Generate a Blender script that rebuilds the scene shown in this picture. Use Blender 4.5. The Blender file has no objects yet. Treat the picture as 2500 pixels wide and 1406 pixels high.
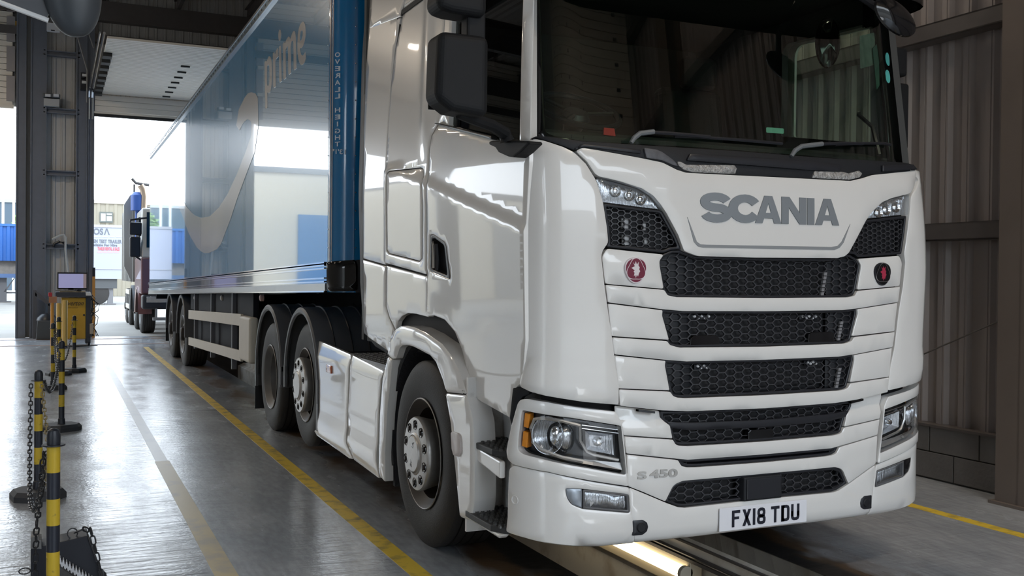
import bpy, bmesh, math, random
from math import sin, cos, pi, radians, atan2, hypot
from mathutils import Vector, Matrix, geometry
random.seed(7)
SC = bpy.context.scene
COL = SC.collection

# ------------------------------------------------------------------ camera
F_PX = 2435.41
CAM = Vector((-3.09504, -3.75195, 1.4975))
_yaw, _pitch, _roll = 0.42968, -0.01151, 0.01047
_fw = Vector((sin(_yaw)*cos(_pitch), cos(_yaw)*cos(_pitch), sin(_pitch)))
_r0 = Vector((cos(_yaw), -sin(_yaw), 0))
_u0 = _r0.cross(_fw)
_rt = _r0*cos(_roll) + _u0*sin(_roll)
_up = _u0*cos(_roll) - _r0*sin(_roll)
cam_d = bpy.data.cameras.new('camera')
cam = bpy.data.objects.new('camera', cam_d)
COL.objects.link(cam)
cam_d.sensor_width = 36.0
cam_d.lens = F_PX/2500*36.0
cam_d.clip_start = 0.05
cam_d.clip_end = 400
M = Matrix((_rt, _up, -_fw)).transposed().to_4x4()
M.translation = CAM
cam.matrix_world = M
SC.camera = cam

# ------------------------------------------------------------------ sky, sun, colour
W = bpy.data.worlds.new('world'); SC.world = W
W.use_nodes = True
wn = W.node_tree.nodes; wl = W.node_tree.links
bg = wn['Background']
SKY = 3.6
tc = wn.new('ShaderNodeTexCoord'); sx = wn.new('ShaderNodeSeparateXYZ')
rp = wn.new('ShaderNodeValToRGB')
rp.color_ramp.elements[0].position = 0.0; rp.color_ramp.elements[0].color = (0.90, 0.95, 1.0, 1)
rp.color_ramp.elements[1].position = 0.7; rp.color_ramp.elements[1].color = (0.66, 0.82, 1.0, 1)
wl.new(tc.outputs['Generated'], sx.inputs[0]); wl.new(sx.outputs['Z'], rp.inputs[0])
wl.new(rp.outputs[0], bg.inputs['Color'])
bg.inputs['Strength'].default_value = SKY
sun_d = bpy.data.lights.new('sun', 'SUN'); sun_d.energy = 1.0; sun_d.angle = radians(6); sun_d.color = (1, .95, .86)
sun = bpy.data.objects.new('sun', sun_d); COL.objects.link(sun)
sun.rotation_euler = (radians(38), radians(-22), 0)     # high sun over the yard, slanting away from the doorways
SC.view_settings.view_transform = 'Standard'
SC.view_settings.look = 'None'
SC.view_settings.gamma = 1
SC.view_settings.exposure = 0.58
SC.view_settings.use_curve_mapping = False
SC.cycles.use_denoising = True
SC.cycles.max_bounces = 10
SC.cycles.diffuse_bounces = 5
SC.cycles.glossy_bounces = 5
SC.cycles.transparent_max_bounces = 16
SC.cycles.sample_clamp_indirect = 6.0

def fill_lamp_light(x, y, z, power, sx_=1.2, sy_=0.3, col=(1, .84, .66)):
    l = bpy.data.lights.new('fill_lamp_light', 'AREA'); l.shape = 'RECTANGLE'
    l.size = sx_; l.size_y = sy_; l.energy = power; l.color = col
    o = bpy.data.objects.new('fill_lamp_light', l); COL.objects.link(o); o.location = (x, y, z)
    return o

# ------------------------------------------------------------------ pixel -> place helpers (measured from the photograph onto real surfaces)
def ray(px, py):
    return _fw + _rt*((px-1250)/F_PX) - _up*((py-703)/F_PX)
def U(px, py, ax, v):
    d = ray(px, py); i = 'xyz'.index(ax)
    return CAM + d*((v-CAM[i])/d[i])

# ------------------------------------------------------------------ materials
MATS = {}
def mat(name, col, rough=.5, metal=0., coat=0., noise=0., nscale=8., bump=0., bscale=60., emit=None, estr=0., spec=.5, dirt=None, coat_rough=.03, vstretch=None):
    if name in MATS: return MATS[name]
    m = bpy.data.materials.new(name); m.use_nodes = True
    nt = m.node_tree; n = nt.nodes; l = nt.links; b = n['Principled BSDF']
    c = (*col, 1)
    b.inputs['Base Color'].default_value = c
    b.inputs['Roughness'].default_value = rough
    b.inputs['Metallic'].default_value = metal
    b.inputs['Coat Weight'].default_value = coat
    b.inputs['Coat Roughness'].default_value = coat_rough
    b.inputs['Specular IOR Level'].default_value = spec
    co = n.new('ShaderNodeTexCoord')
    src = co.outputs['Object']
    if vstretch:
        mp = n.new('ShaderNodeMapping'); mp.inputs['Scale'].default_value = vstretch
        l.new(src, mp.inputs[0]); src = mp.outputs[0]
    if noise or dirt:
        t = n.new('ShaderNodeTexNoise'); t.inputs['Scale'].default_value = nscale; t.inputs['Detail'].default_value = 6
        l.new(src, t.inputs['Vector'])
        mx = n.new('ShaderNodeMix'); mx.data_type = 'RGBA'
        r = n.new('ShaderNodeValToRGB')
        if dirt:
            r.color_ramp.elements[0].position = .5; r.color_ramp.elements[1].position = .72
            l.new(t.outputs['Fac'], r.inputs[0]); l.new(r.outputs[0], mx.inputs['Factor'])
            mx.inputs['A'].default_value = c; mx.inputs['B'].default_value = (*dirt, 1)
        else:
            l.new(t.outputs['Fac'], mx.inputs['Factor'])
            mx.inputs['A'].default_value = tuple([v*(1-noise) for v in col])+(1,)
            mx.inputs['B'].default_value = tuple([min(1, v*(1+noise)) for v in col])+(1,)
        l.new(mx.outputs['Result'], b.inputs['Base Color'])
    if bump:
        t2 = n.new('ShaderNodeTexNoise'); t2.inputs['Scale'].default_value = bscale; t2.inputs['Detail'].default_value = 4
        l.new(src, t2.inputs['Vector'])
        bp = n.new('ShaderNodeBump'); bp.inputs['Strength'].default_value = bump; bp.inputs['Distance'].default_value = .01
        l.new(t2.outputs['Fac'], bp.inputs['Height']); l.new(bp.outputs[0], b.inputs['Normal'])
    if emit:
        b.inputs['Emission Color'].default_value = (*emit, 1); b.inputs['Emission Strength'].default_value = estr
    MATS[name] = m
    return m

def glass_mat(name, tint, gloss=1.0, rough=0.0, ior=1.5):
    if name in MATS: return MATS[name]
    m = bpy.data.materials.new(name); m.use_nodes = True
    nt = m.node_tree; n = nt.nodes; l = nt.links; n.remove(n['Principled BSDF'])
    tr = n.new('ShaderNodeBsdfTransparent'); tr.inputs[0].default_value = (*tint, 1)
    gl = n.new('ShaderNodeBsdfGlossy'); gl.inputs['Roughness'].default_value = rough; gl.inputs[0].default_value = (gloss, gloss, gloss, 1)
    fr = n.new('ShaderNodeFresnel'); ge = n.new('ShaderNodeNewGeometry'); mr = n.new('ShaderNodeMapRange')
    mr.inputs['To Min'].default_value = ior; mr.inputs['To Max'].default_value = 1/ior      # same thin pane seen from either side
    l.new(ge.outputs['Backfacing'], mr.inputs['Value']); l.new(mr.outputs[0], fr.inputs[0])
    mx = n.new('ShaderNodeMixShader')
    l.new(fr.outputs[0], mx.inputs[0]); l.new(tr.outputs[0], mx.inputs[1]); l.new(gl.outputs[0], mx.inputs[2])
    l.new(mx.outputs[0], n['Material Output'].inputs[0])
    MATS[name] = m
    return m

white = mat('white paint', (.77, .755, .73), .28, coat=.9, noise=.015, nscale=3)
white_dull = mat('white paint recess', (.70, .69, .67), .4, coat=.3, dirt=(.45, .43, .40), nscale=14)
black_pl = mat('black textured plastic', (.012, .013, .016), .55, bump=.15, bscale=300, spec=.35)
black_sat = mat('satin black plastic', (.018, .019, .024), .38, spec=.4)
mirror_pl = mat('charcoal mirror plastic', (.010, .011, .013), .6, spec=.28, bump=.1, bscale=400, noise=.1)
black_gl = mat('gloss black', (.006, .006, .007), .08, spec=.5)
rubber = mat('tyre rubber', (.020, .018, .017), .6, bump=.2, bscale=120, noise=.25, nscale=20)
dark_ch = mat('dark chassis', (.008, .009, .014), .7, noise=.3, spec=.2)
grey_fend = mat('grey fender plastic', (.085, .088, .095), .45, noise=.08)
steel = mat('steel rim', (.13, .128, .125), .5, metal=.5, noise=.3, nscale=12)
rim_dark = mat('dark rim', (.022, .017, .015), .5, metal=.0, noise=.3)
alu = mat('brushed silver', (.50, .485, .465), .38, metal=.8, noise=.15, nscale=30)
chrome = mat('chrome', (.75, .76, .77), .12, metal=1)
silver_pt = mat('silver lettering', (.24, .26, .28), .4, metal=.2)
grey_line = mat('grey decal', (.26, .27, .28), .45)
cream = mat('cream guard rail', (.60, .56, .48), .5, noise=.06)

# ------------------------------------------------------------------ mesh builder
class MB:
    def __init__(s): s.v = []; s.f = []
    def add(s, vs, fs):
        b = len(s.v); s.v += [tuple(p) for p in vs]; s.f += [tuple(b+i for i in f) for f in fs]; return s
    def box(s, c, d, m=None):
        x, y, z = d[0]/2, d[1]/2, d[2]/2
        vs = [Vector((a, b_, c_)) for a in (-x, x) for b_ in (-y, y) for c_ in (-z, z)]
        if m is not None: vs = [m @ v for v in vs]
        vs = [v+Vector(c) for v in vs]
        return s.add(vs, [(0, 1, 3, 2), (4, 6, 7, 5), (0, 4, 5, 1), (2, 3, 7, 6), (0, 2, 6, 4), (1, 5, 7, 3)])
    def box2(s, a, b):
        return s.box([(a[i]+b[i])/2 for i in range(3)], [abs(b[i]-a[i]) for i in range(3)])
    def prism(s, poly, vec):
        """closed polygon of 3D points extruded along vec"""
        n = len(poly); p = [Vector(q) for q in poly]; v = Vector(vec)
        s.add(p+[q+v for q in p], [tuple(range(n-1, -1, -1)), tuple(range(n, 2*n))]+[(i, (i+1) % n, n+(i+1) % n, n+i) for i in range(n)])
        return s
    def tube(s, path, r, n=8, closed=False, caps=True):
        path = [Vector(p) for p in path]; N = len(path); rings = []
        ref = None
        for i, p in enumerate(path):
            if closed: t = path[(i+1) % N]-path[i-1]
            else: t = path[min(i+1, N-1)]-path[max(i-1, 0)]
            t.normalize()
            if ref is None:
                ref = Vector((0, 0, 1)) if abs(t.z) < .9 else Vector((1, 0, 0))
            a = t.cross(ref)
            if a.length < 1e-4: a = t.cross(Vector((0, 1, 0)))
            a.normalize(); b = t.cross(a)
            ref = b.cross(t) if False else ref
            rr = r[i] if isinstance(r, (list, tuple)) else r
            rings.append([p+a*(rr*cos(2*pi*k/n))+b*(rr*sin(2*pi*k/n)) for k in range(n)])
        vs = [v for ring in rings for v in ring]; fs = []
        for i in range(N if closed else N-1):
            j = (i+1) % N
            for k in range(n):
                fs.append((i*n+k, i*n+(k+1) % n, j*n+(k+1) % n, j*n+k))
        if caps and not closed:
            fs.append(tuple(range(n-1, -1, -1))); fs.append(tuple((N-1)*n+k for k in range(n)))
        return s.add(vs, fs)
    def lathe(s, prof, m=None, n=48, a0=0, a1=2*pi):
        """prof: (r, h) pairs, axis = local z"""
        full = abs(a1-a0-2*pi) < 1e-6; k = n if full else n+1; vs = []; fs = []
        for r, h in prof:
            for i in range(k):
                a = a0+(a1-a0)*i/n
                v = Vector((r*cos(a), r*sin(a), h)); vs.append(m @ v if m is not None else v)
        for j in range(len(prof)-1):
            for i in range(n):
                i2 = (i+1) % k
                fs.append((j*k+i, j*k+i2, (j+1)*k+i2, (j+1)*k+i))
        return s.add(vs, fs)
    def build(s, name, material, parent=None, smooth=35, bevel=0, seg=2, flip=False, loc=None):
        me = bpy.data.meshes.new(name)
        me.from_pydata(s.v, [], s.f)
        me.validate()
        bm = bmesh.new(); bm.from_mesh(me)
        bmesh.ops.remove_doubles(bm, verts=bm.verts, dist=1e-5)
        bmesh.ops.recalc_face_normals(bm, faces=bm.faces)
        if smooth:
            th = radians(smooth)
            for f in bm.faces: f.smooth = True
            for e in bm.edges:
                if len(e.link_faces) == 2 and e.calc_face_angle(0) > th: e.smooth = False
        bm.to_mesh(me); bm.free()
        me.materials.append(material)
        o = bpy.data.objects.new(name, me); COL.objects.link(o)
        if parent: o.parent = parent; o.matrix_parent_inverse = parent_inv(parent)
        if bevel:
            md = o.modifiers.new('bevel', 'BEVEL'); md.width = bevel; md.segments = seg; md.limit_method = 'ANGLE'; md.angle_limit = radians(40)
            md.harden_normals = False
        return o

_loc = {}
def parent_inv(p):
    m = Matrix.Identity(4); q = p
    M_ = world_m(p)
    return M_.inverted()
def world_m(p):
    m = p.matrix_basis.copy()
    if p.parent: m = world_m(p.parent) @ p.matrix_parent_inverse @ m
    return m
def thing(name, label, cat, loc=(0, 0, 0), group=None):
    o = bpy.data.objects.new(name, None); COL.objects.link(o); o.location = loc
    o['label'] = label; o['category'] = cat
    if group: o['group'] = group
    o.empty_display_size = .1
    return o
def tag(o, label, cat, group=None, kind=None):
    o['label'] = label; o['category'] = cat
    if group: o['group'] = group
    if kind: o['kind'] = kind
    return o
def struct(o): o['kind'] = 'structure'; return o
def relabel(o, l): o['label'] = l; return o

def AX(axis, loc):
    """matrix putting local z along axis at loc"""
    z = Vector(axis).normalized()
    ref = Vector((0, 0, 1)) if abs(z.z) < .9 else Vector((0, 1, 0))
    x = ref.cross(z).normalized(); y = z.cross(x)
    m = Matrix((x, y, z)).transposed().to_4x4(); m.translation = Vector(loc); return m

def text_mesh(body, size, extrude=0.002, bold=0.0, space=1.0, align='CENTER', shear=0):
    c = bpy.data.curves.new('t', 'FONT'); c.body = body; c.size = size; c.extrude = extrude; c.offset = bold
    c.space_character = space; c.align_x = align; c.align_y = 'CENTER'; c.shear = shear
    c.resolution_u = 4
    o = bpy.data.objects.new('t', c); COL.objects.link(o)
    dg = bpy.context.evaluated_depsgraph_get(); dg.update()
    me = bpy.data.meshes.new_from_object(o.evaluated_get(dg))
    bpy.data.objects.remove(o); bpy.data.curves.remove(c)
    vs = [v.co.copy() for v in me.vertices]; fs = [tuple(p.vertices) for p in me.polygons]
    bpy.data.meshes.remove(me)
    return vs, fs
def text(name, body, size, m, material, parent=None, sx=1., sy=1., fit=None, **k):
    """m maps (x right, y up, z out) to the world; fit=(w,h) rescales the lettering box"""
    vs, fs = text_mesh(body, size, **k)
    if fit:
        xs = [v.x for v in vs]; ys = [v.y for v in vs]
        w, h = max(xs)-min(xs), max(ys)-min(ys); cx, cy = (max(xs)+min(xs))/2, (max(ys)+min(ys))/2
        vs = [Vector(((v.x-cx)*fit[0]/w, (v.y-cy)*fit[1]/h, v.z)) for v in vs]
    b = MB(); b.add([m @ Vector((v.x*sx, v.y*sy, v.z)) for v in vs], fs)
    return b.build(name, material, parent, smooth=0)

# ------------------------------------------------------------------ ruled body surfaces
class Surf:
    """vertical-ish skin: a plan curve that shifts with height"""
    def __init__(s, plan, off=None, sub=6):
        P = [Vector(p) for p in plan]; out = []
        for i in range(len(P)-1):
            a, b, c_, d = P[max(i-1, 0)], P[i], P[i+1], P[min(i+2, len(P)-1)]
            for k in range(sub):
                t = k/sub
                out.append(.5*((2*b)+(c_-a)*t+(2*a-5*b+4*c_-d)*t*t+(-a+3*b-3*c_+d)*t**3))
        out.append(P[-1]); s.p = out
        s.t = [0]
        for i in range(1, len(out)): s.t.append(s.t[-1]+(out[i]-out[i-1]).length)
        s.off = off or (lambda z: (0, 0))
    def hit(s, px, py):
        d = ray(px, py); z = 1.5; res = None
        for it in range(9):
            ox, oy = s.off(z); best = None; n = len(s.p)
            for i in range(n-1):
                a = s.p[i]; b = s.p[i+1]; ax, ay = a.x+ox, a.y+oy; ex, ey = b.x-a.x, b.y-a.y
                den = d.x*(-ey)+d.y*ex
                if abs(den) < 1e-12: continue
                rx, ry = ax-CAM.x, ay-CAM.y
                lam = (rx*(-ey)+ry*ex)/den
                u = (d.x*ry-d.y*rx)/den
                lo = -3 if i == 0 else -1e-6; hi = 4 if i == n-2 else 1+1e-6
                if lam > 0 and lo <= u <= hi:
                    pen = 0 if -1e-6 <= u <= 1+1e-6 else 50
                    if best is None or lam+pen < best[0]: best = (lam+pen, lam, s.t[i]+u*hypot(ex, ey))
            if best is None: break
            res = best; z = CAM.z+d.z*best[1]
        return Vector((res[2], z))
    def at(s, t, z, o=0.):
        ox, oy = s.off(z); n = len(s.p); i = 0
        while i < n-2 and s.t[i+1] < t: i += 1
        a, b = s.p[i], s.p[i+1]; L = s.t[i+1]-s.t[i]; u = (t-s.t[i])/L
        p = a+(b-a)*u
        def tan(j):
            q = s.p[min(j+1, n-1)]-s.p[max(j-1, 0)]; return q.normalized()
        uu = min(max(u, 0), 1); tg = (tan(i)*(1-uu)+tan(i+1)*uu).normalized()
        return Vector((p.x+ox+tg.y*o, p.y+oy-tg.x*o, z))
    def tx(s, x):
        """t where plan x equals x on the front part"""
        for i in range(len(s.p)-1):
            a, b = s.p[i].x, s.p[i+1].x
            if a <= x <= b and b > a: return s.t[i]+(x-a)/(b-a)*(s.t[i+1]-s.t[i])
        return s.t[-1] if x > 0 else 0

def fillet(P, r):
    out = []; n = len(P)
    for i in range(n):
        a, b, c_ = P[i-1], P[i], P[(i+1) % n]
        d1 = a-b; d2 = c_-b; l1, l2 = d1.length, d2.length
        if l1 < 1e-6 or l2 < 1e-6: continue
        cosang = d1.dot(d2)/(l1*l2)
        rr = min(r, l1*.4, l2*.4)
        if cosang < -.97 or rr < .001: out.append(b); continue
        p, q = b+d1/l1*rr, b+d2/l2*rr
        out += [p, p*.4+b*.45+q*.15, p*.15+b*.45+q*.4, q] if rr > .004 else [p, q]
    return out
def inpoly(p, P):
    c = False; n = len(P)
    for i in range(n):
        a, b = P[i], P[i-1]
        if (a[1] > p[1]) != (b[1] > p[1]) and p[0] < (b[0]-a[0])*(p[1]-a[1])/(b[1]-a[1])+a[0]: c = not c
    return c
def area(P): return sum(P[i-1][0]*P[i][1]-P[i][0]*P[i-1][1] for i in range(len(P)))/2
def inset(P, d):
    n = len(P); out = []
    for i in range(n):
        e1 = (P[i]-P[i-1]).normalized(); e2 = (P[(i+1) % n]-P[i]).normalized()
        n1 = Vector((-e1.y, e1.x)); n2 = Vector((-e2.y, e2.x)); m = n1+n2
        if m.length < 1e-6: m = n1
        k = d/max(.5, m.normalized().dot(n1)); out.append(P[i]+m.normalized()*k)
    return out
def tz(surf, px): return [surf.hit(*p) for p in px]
def refine(P, step):
    out = []
    for i in range(len(P)):
        a, b = P[i], P[(i+1) % len(P)]; k = max(1, int((b-a).length/step+.999))
        out += [a+(b-a)*(j/k) for j in range(k)]
    return out
def patch(name, surf, P, material, parent, off=0., depth=.03, step=.06, r=.01, edge=.005, holes=(), disp=None, smooth=40, round_=.003, build=True, mb=None):
    """panel cut to outline P in (t,z) on surf, with rounded-over edge and a returned lip"""
    P = [Vector(p) for p in P]
    if area(P) < 0: P = P[::-1]
    if r: P = fillet(P, r)
    P = refine(P, step)
    def D(p):
        q = surf.at(p.x, p.y, 0); return disp(q) if disp else 0
    H = []
    for h in holes:
        h = [Vector(p) for p in h]
        if area(h) > 0: h = h[::-1]
        if r: h = fillet(h, r)
        H.append(refine(h, step))
    inn = inset(P, edge); hin = [inset(h, edge) for h in H]
    pts = list(inn); edges = [(i, (i+1) % len(inn)) for i in range(len(inn))]
    for h in hin:
        b = len(pts); pts += h; edges += [(b+i, b+(i+1) % len(h)) for i in range(len(h))]
    xs = [p.x for p in inn]; ys = [p.y for p in inn]
    nx = int((max(xs)-min(xs))/step); ny = int((max(ys)-min(ys))/step)
    small = inset(inn, step*.35)
    for i in range(nx+1):
        for j in range(ny+1):
            q = Vector((min(xs)+(i+.5)*step, min(ys)+(j+.5)*step))
            if inpoly(q, inn) and not any(inpoly(q, h) for h in hin):
                if min((q-p).length for p in inn) > step*.4 and all(min((q-p).length for p in h) > step*.4 for h in hin): pts.append(q)
    ov, oe, of, _, _, _ = geometry.delaunay_2d_cdt(pts, edges, [], 0, 1e-6)
    mb = mb or MB()
    base = [surf.at(p.x, p.y, off+D(p)) for p in ov]
    fs = []
    for f in of:
        c = sum((Vector(ov[i]) for i in f), Vector((0, 0)))/len(f)
        if inpoly(c, inn) and not any(inpoly(c, h) for h in hin): fs.append(tuple(f))
    mb.add(base, fs)
    for O, I in [(P, inn)]+list(zip(H, hin)):
        n = len(O)
        A = [surf.at(p.x, p.y, off+D(p)) for p in I]; B = [surf.at(p.x, p.y, off-round_+D(p)) for p in O]; C_ = [surf.at(p.x, p.y, off-depth) for p in O]
        mb.add(A+B+C_, [(i, (i+1) % n, n+(i+1) % n, n+i) for i in range(n)]+[(n+i, n+(i+1) % n, 2*n+(i+1) % n, 2*n+i) for i in range(n)])
    return mb.build(name, material, parent, smooth=smooth) if build else mb
def mirror_t(surf, P):
    """reflect (t,z) outline across the vehicle's centre line"""
    out = []
    for p in P:
        q = surf.at(p[0], p[1]); ox, oy = surf.off(p[1])
        out.append(Vector((surf.tx(-(q.x-ox)), p[1])))
    return out
def honeycomb(name, surf, P, material, parent, off, cw=.064, ch=.033, th=.0022, depth=.012):
    """hexagon mesh clipped to outline P"""
    P = [Vector(p) for p in P]
    xs = [p.x for p in P]; ys = [p.y for p in P]; mb = MB()
    dx = cw*.76; i = 0; x = min(xs)-dx/2
    while x < max(xs)+cw:
        y = min(ys)-ch+(ch/2 if i % 2 else 0)
        while y < max(ys)+ch:
            if inpoly((x, y), P):
                hw, hh, q = cw/2, ch/2, cw*.26
                hexo = [(x-hw, y), (x-q, y-hh), (x+q, y-hh), (x+hw, y), (x+q, y+hh), (x-q, y+hh)]
                O = [clampin(Vector(p), P, Vector((x, y))) for p in hexo]
                I = [p+(Vector((x, y))-p).normalized()*th*1.3 for p in O]
                a = [surf.at(p.x, p.y, off) for p in O]; b = [surf.at(p.x, p.y, off) for p in I]; c = [surf.at(p.x, p.y, off-depth) for p in I]
                mb.add(a+b+c, [(k, (k+1) % 6, 6+(k+1) % 6, 6+k) for k in range(6)]+[(6+k, 6+(k+1) % 6, 12+(k+1) % 6, 12+k) for k in range(6)])
            y += ch
        x += dx; i += 1
    return mb.build(name, material, parent, smooth=0)
def clampin(p, P, c):
    if inpoly(p, P): return p
    lo, hi = 0., 1.
    for _ in range(7):
        m = (lo+hi)/2
        if inpoly(c+(p-c)*m, P): lo = m
        else: hi = m
    return c+(p-c)*lo
def plane_surf_x(x, y0=-2, y1=40):
    return Surf([(x, y1), (x, y0)], sub=1)
# ================================================================== THE HALL
XW, XL, YR, YF, ZR = 3.02, -13.2, 21.3, -7.0, 8.3
PX0, PX1 = -.70, .46            # inspection pit
def floor_mat():
    m = bpy.data.materials.new('worn grey epoxy floor'); m.use_nodes = True
    nt = m.node_tree; n = nt.nodes; l = nt.links; b = n['Principled BSDF']
    co = n.new('ShaderNodeTexCoord')
    def noise(scale, vec=(1, 1, 1), det=6):
        mp = n.new('ShaderNodeMapping'); mp.inputs['Scale'].default_value = vec; l.new(co.outputs['Object'], mp.inputs[0])
        t = n.new('ShaderNodeTexNoise'); t.inputs['Scale'].default_value = scale; t.inputs['Detail'].default_value = det; l.new(mp.outputs[0], t.inputs['Vector']); return t.outputs['Fac']
    def ramp(src, *st):
        r = n.new('ShaderNodeValToRGB'); e = r.color_ramp.elements
        e[0].position, e[0].color = st[0][0], (*st[0][1], 1); e[1].position, e[1].color = st[-1][0], (*st[-1][1], 1)
        for p, c in st[1:-1]:
            k = e.new(p); k.color = (*c, 1)
        l.new(src, r.inputs[0]); return r.outputs[0]
    def mix(f, a, b_, mode='MIX'):
        x = n.new('ShaderNodeMix'); x.data_type = 'RGBA'; x.blend_type = mode
        for s_, v in (('Factor', f), ('A', a), ('B', b_)):
            if isinstance(v, (float, int)): x.inputs[s_].default_value = v
            elif isinstance(v, tuple): x.inputs[s_].default_value = (*v, 1)
            else: l.new(v, x.inputs[s_])
        return x.outputs['Result']
    def mth(op, a, b_=None, c=None):
        x = n.new('ShaderNodeMath'); x.operation = op
        for i, v in enumerate((a, b_, c)):
            if v is None: continue
            if isinstance(v, (float, int)): x.inputs[i].default_value = v
            else: l.new(v, x.inputs[i])
        return x.outputs[0]
    base = ramp(noise(1.3, (1.6, .7, 1)), (.3, (.33, .36, .395)), (.7, (.50, .53, .565)))
    fine = ramp(noise(14, (2, .5, 1)), (.35, (.75, .75, .75)), (.75, (1.1, 1.1, 1.1)))
    c = mix(1., base, fine, 'MULTIPLY')
    sp = n.new('ShaderNodeSeparateXYZ'); l.new(co.outputs['Object'], sp.inputs[0]); X = sp.outputs['X']; Y = sp.outputs['Y']
    # oil and rust stains on both sides of the pit, fading away from its edge
    d = mth('ABSOLUTE', mth('SUBTRACT', X, (PX0+PX1)/2)); d = mth('SUBTRACT', d, (PX1-PX0)/2)
    near = mth('SUBTRACT', 1., mth('MULTIPLY', d, 1.1)); near.node.use_clamp = True
    st = mth('MULTIPLY', near, mth('MULTIPLY', noise(2.6, (1.2, .5, 1), 9), 1.75)); rust = ramp(st, (.42, (0, 0, 0)), (.62, (1, 1, 1)))
    c = mix(rust, c, (.105, .062, .030))
    near2 = mth('SUBTRACT', 1., mth('MULTIPLY', d, 2.6)); near2.node.use_clamp = True
    st2 = mth('MULTIPLY', near2, mth('MULTIPLY', noise(3.3, (1, .45, 1), 10), 1.9)); oil = ramp(st2, (.46, (0, 0, 0)), (.58, (1, 1, 1)))
    c = mix(oil, c, (.012, .011, .011))
    # expansion joint across the bay
    j = mth('LESS_THAN', mth('ABSOLUTE', mth('SUBTRACT', mth('ADD', Y, mth('MULTIPLY', X, .16)), 7.28)), .016)
    c = mix(j, c, (.03, .03, .03))
    l.new(c, b.inputs['Base Color'])
    rr = ramp(noise(3.1, (1.4, .6, 1), 8), (.3, (.10, .10, .10)), (.75, (.32, .32, .32)))
    l.new(mix(rust, rr, (.5, .5, .5)), b.inputs['Roughness'])
    b.inputs['Specular IOR Level'].default_value = .8; b.inputs['Coat Weight'].default_value = .55; b.inputs['Coat Roughness'].default_value = .3
    bp = n.new('ShaderNodeBump'); bp.inputs['Strength'].default_value = .35; bp.inputs['Distance'].default_value = .012
    hh = mth('ADD', noise(7, (.5, 2.4, 1), 6), mth('MULTIPLY', noise(45, (1, 1, 1), 3), .22))
    l.new(hh, bp.inputs['Height']); l.new(bp.outputs[0], b.inputs['Normal']); l.new(bp.outputs[0], b.inputs['Coat Normal'])
    return m
FLOOR = floor_mat()
conc = mat('pale yard concrete', (.28, .255, .225), .8, noise=.2, nscale=.8, bump=.2, bscale=30)
paint_y = mat('yellow line paint', (.80, .56, .05), .45, dirt=(.30, .22, .07), nscale=9)
paint_f = mat('faded line paint', (.62, .53, .32), .35, dirt=(.42, .40, .36), nscale=5)
pitwall = mat('white pit lining', (.86, .81, .73), .5, dirt=(.62, .54, .44), nscale=5)
pitdark = mat('pit grime', (.055, .048, .042), .6, noise=.4)
clad = mat('taupe wall cladding', (.32, .285, .275), .42, noise=.06, nscale=2, metal=0.)
clad_rear = mat('grey rear cladding', (.52, .51, .49), .5, noise=.06)
girt_m = mat('dark painted steel', (.10, .088, .084), .45, noise=.15)
col_m = mat('brown steel column', (.150, .120, .100), .5, noise=.12, nscale=4)
rear_col = mat('slate steel column', (.15, .165, .20), .45, noise=.1)
block = mat('dark blockwork', (.15, .142, .135), .8, noise=.25, nscale=6, bump=.3, bscale=40)
door_cream = mat('cream door panels', (.84, .78, .68), .45, noise=.04)
roof_m = mat('roof sheet', (.60, .54, .48), .5, noise=.1)

f = MB()
f.box2((XL, YF, -.2), (PX0, YR, 0)); f.box2((PX1, YF, -.2), (XW+.2, YR, 0)); f.box2((PX0, 18.0, -.2), (PX1, YR, 0))
struct(f.build('floor', FLOOR, smooth=0))
f = MB(); f.box2((-45, YR, -.25), (40, 95, -.01)); f.box2((-45, -40, -.25), (40, YF, -.01))
struct(f.build('floor_yard', conc, smooth=0))

# pit: left wall, stepped right wall, bottom
f = MB(); f.box2((PX0-.15, YF, -1.6), (PX0, 18, -.2)); f.box2((PX0-.02, YF, -.2), (PX0, 18, -.004))
struct(f.build('wall_left_pit', pitwall, smooth=0))
prof = [(PX1, -.004), (PX1, -.10), (PX1-.012, -.115), (PX1-.012, -.20), (PX1+.10, -.22), (PX1+.10, -.42), (PX1-.0, -.46), (PX1, -1.5), (PX1+.25, -1.5), (PX1+.25, -.2), (PX1+.02, -.2), (PX1+.02, -.004)]
f = MB(); f.prism([(x, YF, z) for x, z in prof], (0, 18-YF, 0))
struct(f.build('wall_right_pit', pitwall, smooth=0))
f = MB(); f.box2((PX0-.15, YF, -1.65), (PX1+.25, 18.2, -1.5)); f.box2((PX0-.15, 18., -1.6), (PX1+.25, 18.2, -.2))
struct(f.build('floor_pit', pitdark, smooth=0))
f = MB(); f.tube([(PX1-.02, YF, -.195), (PX1-.02, 18, -.195)], .012, 6); f.box2((PX1-.03, YF, -.235), (PX1-.015, 18, -.215)); f.box2((PX1-.03, YF, -.13), (PX1-.012, 18, -.118))
struct(f.build('trim_1', girt_m, smooth=0))

# floor lines (worn paint, 1.5 mm proud)
def line(name, x0, x1, y0, y1, m):
    f = MB(); f.box2((x0, y0, 0), (x1, y1, .0015)); return struct(f.build(name, m, smooth=0))
line('trim_2', -1.475, -1.375, -3, 17.6, paint_y)
line('trim_3', -2.37, -2.26, -3, 4.6, paint_f)
line('trim_19', -2.36, -2.27, 4.6, 13.5, mat('ghost of a line', (.47, .465, .44), .3, dirt=(.38, .39, .41), nscale=4))
line('trim_4', 2.06, 2.15, -3, 17.6, paint_y)
f = MB(); f.box2((XL, 18.45, 0), (XW, 18.6, .004)); f.box2((XL, 20.35, 0), (XW, 20.5, .004))
struct(f.build('trim_5', mat('threshold strip', (.22, .13, .09), .6, noise=.3), smooth=0))

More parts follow.
